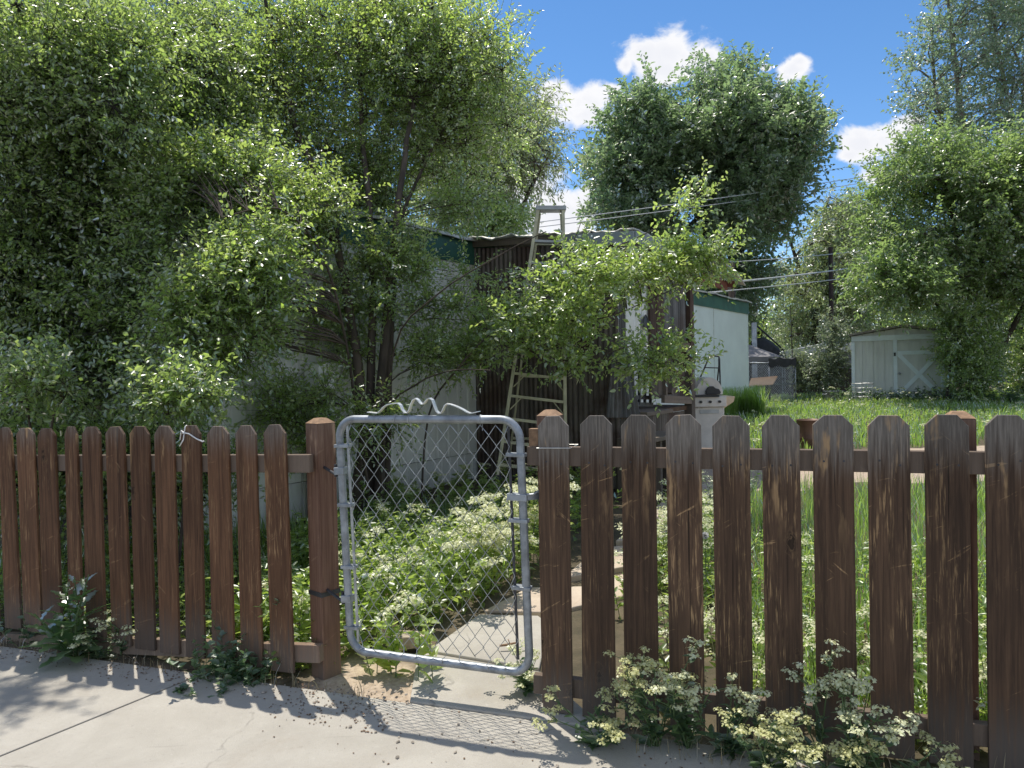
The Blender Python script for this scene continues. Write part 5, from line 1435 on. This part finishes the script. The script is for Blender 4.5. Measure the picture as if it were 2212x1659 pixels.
# left bed behind the gate: leafy near the gate, full of cream flowers further in
bedL = [along(-1.75, -.08), along(-.35, -.08), Gq((850, 1395))[0], Gq((1010, 1330))[0], Gq((1150, 1262))[0], Gq((1260, 1185))[0], Gq((1330, 1120))[0], Gq((1300, 1055))[0], Gq((1020, 1070))[0], Gq((760, 1090))[0]]
p = ground_pts(rgp, bedL, 1200); p = p[off_path(p, .25)]; d_ = fd(p[:, 0], p[:, 1]); p = p[(d_ < 2.3) | (rgp.random(len(p)) < .22)]; p = p[(np.linalg.norm(p[:, :2] - G(885, 1412)[:2], axis=1) > .24) & (fd(p[:, 0], p[:, 1]) > .10)]
fdp = fd(p[:, 0], p[:, 1]); lateral = p[:, 0] - (-.75 + .28 * (p[:, 1] - 3.4))
fl_ = ((lateral > .10) & (fdp > .6)) & (fdp < 2.7)
stuff_plants("weed_cover", "green leafy weeds filling the bed behind the gate", p[~fl_], .36, 22, .085, .46, M_weed, .10, M_flower, 5, .05, 30, .008)
stuff_plants("flowering_weed_cover", "cream flowered weeds crowding the bed behind the gate", p[fl_], .50, 24, .075, .42, M_weed, .95, M_flower, 6, .07, 52, .0095, .18)
p = ground_pts(rgp, [along(-4.2, -.08), along(-1.7, -.08), along(-1.75, -2.1), along(-4.2, -2.1)], 420)
stuff_plants("weed_cover", "shaded weeds behind the left fence", p, .26, 18, .06, .42, M_weed, .02, M_flower, 7)
# right of the path behind the fence
bedR = [along(.62, -.10), along(4.6, -.10), along(4.6, -1.3), Gq((1500, 1160))[0], Gq((1390, 1230))[0], Gq((1330, 1320))[0]]
p = ground_pts(rgp, bedR, 620); p = p[off_path(p, .34)]
k = rgp.random(len(p)) < np.where(fd(p[:, 0], p[:, 1]) < .75, .6, .12)
stuff_plants("flowering_weed_cover", "cream flowered weeds behind the right fence", p[k], .34, 20, .06, .40, M_weed, .8, M_flower, 8, .045, 28, .0062, .2)
stuff_plants("weed_cover", "leafy weeds behind the right fence", p[~k], .28, 20, .07, .36, M_weed, 0, None, 9)
bedM = [Gq((1180, 1080))[0], Gq((1320, 1060))[0], Gq((1360, 1110))[0], Gq((1290, 1170))[0], Gq((1190, 1180))[0]]
p = ground_pts(rgp, [along(.25, -1.6), along(.75, -1.5), along(.9, -3.2), along(.4, -3.6)], 90); p = p[off_path(p, .28)]
stuff_plants("flowering_weed_cover", "cream flowered weeds along the far side of the path", p, .46, 22, .06, .4, M_weed, .85, M_flower, 10, .05, 30)

def blades(name, label, pts, h, w_, m_, seed, lean=.3, per=1):
    rg = np.random.default_rng(seed); n = len(pts)
    an = rg.uniform(0, 6.28, n); dirv = np.stack([np.cos(an), np.sin(an), np.zeros(n)], -1); sd = np.stack([-np.sin(an), np.cos(an), np.zeros(n)], -1)
    H = (h * rg.uniform(.45, 1.25, n))[:, None]; ln = (lean * rg.random(n))[:, None] * H; W = (w_ * rg.uniform(.6, 1.3, n))[:, None]
    up = np.array([0, 0, 1.])
    v = np.stack([pts - sd * W, pts + sd * W, pts + dirv * ln * .35 + up * H * .6 + sd * W * .8, pts + dirv * ln * .35 + up * H * .6 - sd * W * .8,
                  pts + dirv * ln * 1.1 + up * H + sd * W * .12, pts + dirv * ln * 1.1 + up * H - sd * W * .12], 1)
    q = np.array([[0, 1, 2, 3], [3, 2, 4, 5]]); Q_ = (np.arange(n)[:, None, None] * 6 + q).reshape(-1, 4)
    o = np_mesh(name, v.reshape(-1, 3), Q_, np.repeat(rg.random(n), 6), m_, None, pts.mean(0)); struct(o, "stuff", label); return o
p = ground_pts(rgp, [along(.9, -.2), along(5.2, -.2), (7.8, 7.6), (2.2, 7.7), Gq((1560, 1100))[0]], 15000); p = p[off_path(p, .33)]
blades("grass", "tall green grass between the right fence and the sandy strip", p, .26, .0042, M_grass, 12, .5)
p = ground_pts(rgp, [(2.4, 11.0), (16, 11.3), (24, 24.5), (5.5, 24.5), (3.6, 14)], 52000)
k = (np.sin(p[:, 0] * 1.9 + p[:, 1]) + np.sin(p[:, 0] * .7 - p[:, 1] * 1.3) + rgp.normal(0, .9, len(p))) > -1.3
blades("grass", "bright lawn grass in front of the shed", p[k], .17, .010, M_grass, 13, .5)
p = ground_pts(rgp, [(2.6, 11.3), (14, 11.6), (22, 23.5), (5.5, 23.5), (3.6, 14)], 2600)
stuff_plants("clover_cover", "low broad leaved ground cover in the lawn", p, .16, 9, .075, .6, M_weed, .05, M_flower, 14, .05, 14, .012, .3, .1)
p = np.concatenate([ground_pts(rgp, [G(1575, 900)[:2], G(1650, 905)[:2], T(13.6, .35, 0)[:2], T(9.6, .35, 0)[:2]], 3400)])
blades("grass", "tall iris-like grass tuft at the foot of the mobile home wall", p, .62, .013, M_grass, 15, .35)
p = ground_pts(rgp, [(-6.5, 5.2), (-.2, 4.4), (.7, 8.0), (-1.4, 7.3), (-4, 6.2)], 5200); p = p[off_path(p, .4)]
blades("grass", "shaded grass under the elms", p, .22, .004, M_grass, 16, .5)
p = np.concatenate([ground_pts(rgp, [along(-3.4, .02), along(-.7, .02), along(-.7, .12), along(-3.4, .12)], 240), ground_pts(rgp, [along(.45, .02), along(4, .02), along(4, .22), along(.45, .22)], 420)])
blades("dry_grass", "dry straw coloured grass along the fence foot", p, .10, .0016, M_straw, 18, .9)
p = ground_pts(rgp, [along(.8, -.15), along(4.6, -.15), (7, 7.4), (2.2, 7.6)], 1500); p = p[off_path(p, .33)]
blades("dry_grass", "dry stalks standing among the green grass behind the right fence", p, .30, .0022, M_straw, 19, .6)
p = ground_pts(rgp, [(2.6, 11.2), (14, 11.5), (22, 23.5), (5.5, 23.5), (3.6, 14)], 5000)
k = (np.sin(p[:, 0] * 1.3 + 2) + np.sin(p[:, 1] * 1.1 - p[:, 0] * .5) + rgp.normal(0, .5, len(p))) > .7
blades("dry_grass", "dry patches in the lawn", p[k], .12, .009, M_straw, 20, .8)
sp = ground_pts(rgp, [(s0 + sax * -.5)[:2], (s0 + sax * 5)[:2], (s0 + sax * 5 - say * .9)[:2], (s0 + sax * -.5 - say * .9)[:2]], 260)
stuff_plants("weed_cover", "weeds along the foot of the shed", sp, .42, 14, .10, .5, M_weedblue, .06, M_flower, 17, .06, 14, .014)

# ---- plants one can tell apart, rooted at the street side of the fence
def street_pt(x, y):
    p_ = G(x, y); p_[2] = gz(p_[0], p_[1]); return p_
def merged(name, parts, m_, parent, origin):
    V = []; Qq = []; Tt = []; o = 0
    for v, q, ti in parts: V.append(v); Qq.append(q + o); Tt.append(ti); o += len(v)
    return np_mesh(name, np.concatenate(V), np.concatenate(Qq), np.concatenate(Tt), m_, parent, origin)
def flowering_weed(label, x, y, h, nst, seed, lean=(0, -.1, 0), fm=M_flowery, spread=.22, nlf=13, heads=5, fsz=.0058, fspread=.028, group=None):
    rg = np.random.default_rng(seed); b0 = street_pt(x, y)
    root = thing("flowering_weed", label, "weed", b0, group)
    stem = MB(); lb, ld, ln_, ll, lw_ = [], [], [], [], []; tops = []
    for s in range(nst):
        an = rg.uniform(0, 6.28); out = rg.uniform(.2, 1) * spread
        H = h * .86 * rg.uniform(.55, 1.1)
        tip = b0 + np.array([math.cos(an) * out, math.sin(an) * out * .6, H]) + np.array(lean) * H * rg.uniform(.5, 1.5)
        mid = (b0 + tip) / 2 + np.array([0, 0, .12 * H]) + rg.normal(0, .02, 3)
        pts = [b0, (b0 + mid) / 2 + np.array([0, 0, .03]), mid, tip]
        stem.tube(pts, [.0035, .003, .0025, .0015], 5)
        for k in range(nlf):
            f_ = rg.uniform(.08, .9); p_ = b0 * (1 - f_) ** 2 + 2 * f_ * (1 - f_) * mid + f_ * f_ * tip
            a2 = rg.uniform(0, 6.28); lb.append(p_); ld.append((math.cos(a2), math.sin(a2), rg.uniform(0, .8))); ln_.append(np.array([0, 0, 1.]) + rg.normal(0, .35, 3)); ll.append(rg.uniform(.035, .08) * (1.2 - f_ * .7)); lw_.append(ll[-1] * .38)
        for k in range(heads):
            bp_ = tip + rg.normal(0, .035, 3) * np.array([1, 1, .6]); stem.tube([mid * .25 + tip * .75, (mid * .12 + tip * .88) * .5 + bp_ * .5, bp_], [.0014, .0012, .001], 4); tops.append(bp_)
    stem.build("stem", M_stem, root, b0)
    V, Q = leaf_geo(np.array(lb), np.array(ld), np.array(ln_), np.array(ll), np.array(lw_)); np_mesh("leaf", V, Q, np.repeat(rg.random(len(ll)), 6), M_weedblue, root, b0)["kind"] = "stuff"
    V, Q, ti = flower_heads(rg, np.array(tops), fspread, 26, fsz); np_mesh("flower_head", V, Q, ti, fm, root, b0)["kind"] = "stuff"
    return root
flowering_weed("yellowish flowering weed sprawling on the concrete below the first gap right of the gate", 1300, 1625, .26, 8, 201, (-.1, -.25, 0))
flowering_weed("tall flowering weed in front of the second and third boards right of the gate", 1420, 1630, .44, 9, 202, (-.05, -.1, 0))
flowering_weed("pale flowering weed with big oval leaves reaching up the fourth board", 1490, 1635, .50, 6, 203, (0, -.05, 0), M_flower, .16, 18)
flowering_weed("grey green weed with few flowers below the fifth board", 1570, 1645, .34, 7, 204, (0, -.1, 0), M_flower, .2, 18, 3)
flowering_weed("yellow flowered weed spilling toward the bottom edge below the fifth and sixth boards", 1640, 1700, .30, 9, 205, (.05, -.2, 0))
flowering_weed("tall thin flowering weed against the seventh board", 1770, 1660, .48, 4, 206, (0, 0, 0), M_flower, .12, 12, 4)
flowering_weed("bushy cream flowered weed before the widest sunny gap near the right edge", 1850, 1690, .44, 10, 207, (0, -.1, 0), M_flower, .2)
flowering_weed("low yellow flowered weed at the bottom edge right of the bushy one", 1930, 1720, .24, 6, 208, (.1, -.2, 0))
flowering_weed("low flowering weed at the bottom edge between the two bushiest weeds", 1730, 1725, .22, 6, 209, (0, -.2, 0))
flowering_weed("small pale flowering weed at the latch side foot of the gate", 1140, 1500, .22, 7, 210, (-.1, -.1, 0), M_flower, .14, 16, 4)
flowering_weed("small pale flowering weed beside the thistle at the left fence", 215, 1430, .24, 4, 211, (0, -.3, 0), M_flower, .14, 10, 4)
flowering_weed("thin pale flowering weed in the shade right of the thistle", 262, 1420, .30, 3, 212, (0, -.1, 0), M_flower, .12, 9, 3)

M_thistle = leaf_mat("thistle leaf", (0.075, 0.135, 0.055), (0.10, 0.17, 0.07), (0.16, 0.32, 0.07), (0.26, 0.44, 0.1), 0.015)
def jagged_leaf(b, d, n, L, W, teeth=5):
    """prickly lobed leaf as a strip of triangles round a midrib"""
    d = d / np.linalg.norm(d); s = np.cross(d, n); s /= np.linalg.norm(s); n = np.cross(s, d)
    vs = []; fs = []
    N = teeth * 2
    for i in range(N + 1):
        f_ = i / N; wv = W * math.sin(math.pi * min(.98, f_ * .9 + .08)) ** .7 * (1.0 if i % 2 else .42)
        c = b + d * (L * f_) - n * (L * .25 * f_ * f_)
        sw = d * (-.25 * wv if i % 2 else 0)
        vs += [c + s * wv + sw + n * wv * .25, c, c - s * wv + sw + n * wv * .25]
    for i in range(N): k = i * 3; fs += [(k, k + 1, k + 4, k + 3), (k + 1, k + 2, k + 5, k + 4)]
    return np.array(vs), np.array(fs)
def thistle(label, x, y, h, seed):
    rg = np.random.default_rng(seed); b0 = street_pt(x, y); root = thing("thistle", label, "thistle", b0)
    stem = MB(); parts = []
    for s in range(4):
        an = rg.uniform(0, 6.28); H = h * (1, .85, .95, .6)[s]
        tip = b0 + np.array([(.13, -.03, .02, -.16)[s], rg.uniform(-.1, .0), H]); mid = (b0 + tip) / 2 + rg.normal(0, .015, 3)
        stem.tube([b0, mid, tip], [.008, .006, .003], 6)
        for k in range(17):
            f_ = .05 + .93 * k / 17; p_ = b0 * (1 - f_) ** 2 + 2 * f_ * (1 - f_) * mid + f_ * f_ * tip; a2 = k * 2.4 + s
            L = (.19 * (1 - f_) + .06) * rg.uniform(.8, 1.2)
            v, q = jagged_leaf(p_, np.array([math.cos(a2), math.sin(a2), rg.uniform(.15, .6) + f_ * .8]), np.array([0, 0, 1.]) + rg.normal(0, .25, 3), L, L * .22, 4)
            parts.append((v, q, np.full(len(v), rg.random())))
    stem.build("stem", M_stem, root, b0); merged("leaf", parts, M_thistle, root, b0)["kind"] = "stuff"
thistle("tall prickly thistle with jagged leaves at the foot of the left fence", 165, 1432, .50, 301)
def small_weed(label, x, y, h, n, seed, m_=M_weedblue):
    rg = np.random.default_rng(seed); b0 = street_pt(x, y)
    pts = b0 + np.stack([rg.normal(0, .07, n), rg.normal(0, .045, n), np.zeros(n)], -1)
    b, d, nn, L, W, tt, top = scatter_leafy(rg, pts, h, 13, .055, .55, .35)
    root = thing("leafy_weed", label, "weed", b0)
    V, Q = leaf_geo(b, d, nn, L, W); np_mesh("leaf", V, Q, np.repeat(tt, 6), m_, root, b0)["kind"] = "stuff"
    pv, pq = prisms(pts, top, np.full(n, .002), np.full(n, .001)); np_mesh("stem", pv, pq, None, M_stem, root, b0)
small_weed("low leafy weed on the ground under the board next to the string picket", 470, 1475, .20, 16, 401)
small_weed("broad low weed spreading onto the concrete under the tenth and eleventh boards", 535, 1482, .17, 20, 402)
small_weed("climbing leafy weed between the two boards nearest the left gate post", 566, 1440, .34, 12, 403)
small_weed("small weed under the gap beside the left gate post", 648, 1440, .14, 8, 404, M_weed)
small_weed("leafy weed tucked between thistle and fence at far left", 75, 1400, .22, 10, 405)
small_weed("tiny weed on the pavement edge in front of the left fence shadow", 425, 1512, .06, 6, 406)

# dandelion clock behind the fence
d0 = F(1523, 1157, -0.0); d0 = P(1523, 1157, 3.9); gnd = np.array([d0[0], d0[1], gz(d0[0], d0[1])])
dd = thing("dandelion", "white dandelion seed head in the gap between the fourth and fifth right boards", "dandelion", gnd)
mb = MB(); mb.tube([gnd, d0], .0022, 5); mb.build("stem", M_stem, dd, gnd)
rg = np.random.default_rng(9); u_ = unit(rg.normal(size=(160, 3))); pv, pq = prisms(np.repeat(d0[None], 160, 0), d0 + u_ * .021, np.full(160, .0004), np.full(160, .0018)); np_mesh("seed_head", pv, pq, None, M_string, dd, gnd)["kind"] = "stuff"

# ------------------------------------------------------------------ stone, stick, litter
M_stone = simple("rough sandstone", (0.42, 0.35, 0.26), .95, 0, .25, 16, .8)
r0_ = G(882, 1404); rg = np.random.default_rng(4)
mb = MB(); topo = [(-.115, -.045), (-.04, -.06), (.10, -.05), (.115, .02), (.06, .06), (-.08, .05)]
b_ = [np.array([x, y, 0]) + rg.normal(0, .004, 3) for x, y in topo]; t_ = [np.array([x * .96, y * .93, .062]) + rg.normal(0, .006, 3) for x, y in topo]
n_ = len(topo); mb.add([r0_ + q for q in b_ + t_], [tuple(range(n_ - 1, -1, -1)), tuple(range(n_, 2 * n_))] + [(i, (i + 1) % n_, (i + 1) % n_ + n_, i + n_) for i in range(n_)])
st_o = mb.build("stone", M_stone, None, r0_, bevel=.008); st_o.location.z += .03; tag(st_o, "flat broken sandstone block on the concrete just inside the gate", "stone")
q = G(1098, 1416); q[2] = .045; mb = MB(); mb.tube([q + np.array([-.045, 0, .004]), q + np.array([0, .004, .008]), q + np.array([.04, .016, .012])], [.006, .007, .005], 6); mb.tube([q + np.array([.01, .005, .01]), q + np.array([.0, .01, .035])], .0025, 5)
tag(mb.build("stick", M_cap, None, q, True), "short pale stick lying on the slab inside the gate", "stick")
q0, q1 = G(300, 1472), G(425, 1450); mb = MB(); mb.tube([q0 + np.array([0, 0, .008]), (q0 + q1) / 2 + np.array([0, .02, .016]), q1 + np.array([0, 0, .012])], [.004, .005, .003], 6)
tag(mb.build("stick", M_bark, None, q0, True), "thin fallen twig lying along the foot of the left fence", "stick")
def chips(name, label, pts, size, m_, seed, flat=.35):
    rg = np.random.default_rng(seed); n = len(pts)
    base = np.array([[-1, -1, 0], [1, -1, 0], [1, 1, 0], [-1, 1, 0], [-.7, -.6, 1], [.6, -.7, 1], [.7, .6, 1], [-.6, .7, 1]], float)
    an = rg.uniform(0, 6.28, n); s = size * rg.uniform(.35, 1.3, n) ** 1.0
    v = base[None] * np.array([1, .7, flat]) + rg.normal(0, .18, (n, 8, 3)) * np.array([1, 1, .3])
    x = v[..., 0] * np.cos(an)[:, None] - v[..., 1] * np.sin(an)[:, None]; y = v[..., 0] * np.sin(an)[:, None] + v[..., 1] * np.cos(an)[:, None]
    v = np.stack([x, y, v[..., 2]], -1) * s[:, None, None] + pts[:, None]
    q = np.array([[4, 5, 6, 7], [0, 1, 5, 4], [1, 2, 6, 5], [2, 3, 7, 6], [3, 0, 4, 7]]); Q_ = (np.arange(n)[:, None, None] * 8 + q).reshape(-1, 4)
    o = np_mesh(name, v.reshape(-1, 3), Q_, rg.random(n * 8), m_, None, pts.mean(0)); struct(o, "stuff", label)
rg = np.random.default_rng(15)
def strip(n, s0_, s1_, d0_, d1_, z):
    s = rg.uniform(s0_, s1_, n); d = rg.uniform(d0_, d1_, n) * rg.random(n) ** .0
    a = np.array([along(x, y) for x, y in zip(s, d)]); return np.c_[a, np.full(n, z)]
M_litter = simple("dry litter", (0.16, 0.10, 0.06), .95, 0, .5, 90)
M_pebble = simple("small gravel", (0.30, 0.26, 0.21), .95, 0, .4, 60)
pg = [strip(420, -3.2, -.65, -.02, .22, .003), strip(170, -1.1, -.5, .03, .36, .003), strip(300, .35, 3.5, -.02, .3, .003), strip(60, -1.0, .35, .0, .55, .003), strip(60, -3, 3, .2, 1.5, .002)]
chips("leaf_litter", "dry leaf litter and crumbs along the fence foot", np.concatenate(pg), .0042, M_litter, 16)
pg = [strip(60, -.95, -.5, -.05, .35, .003), strip(70, -3, -.6, .0, .2, .003), strip(22, -1.0, .4, .1, .6, .003)]
chips("gravel", "scattered small gravel by the gate", np.concatenate(pg), .006, M_pebble, 17, .8)
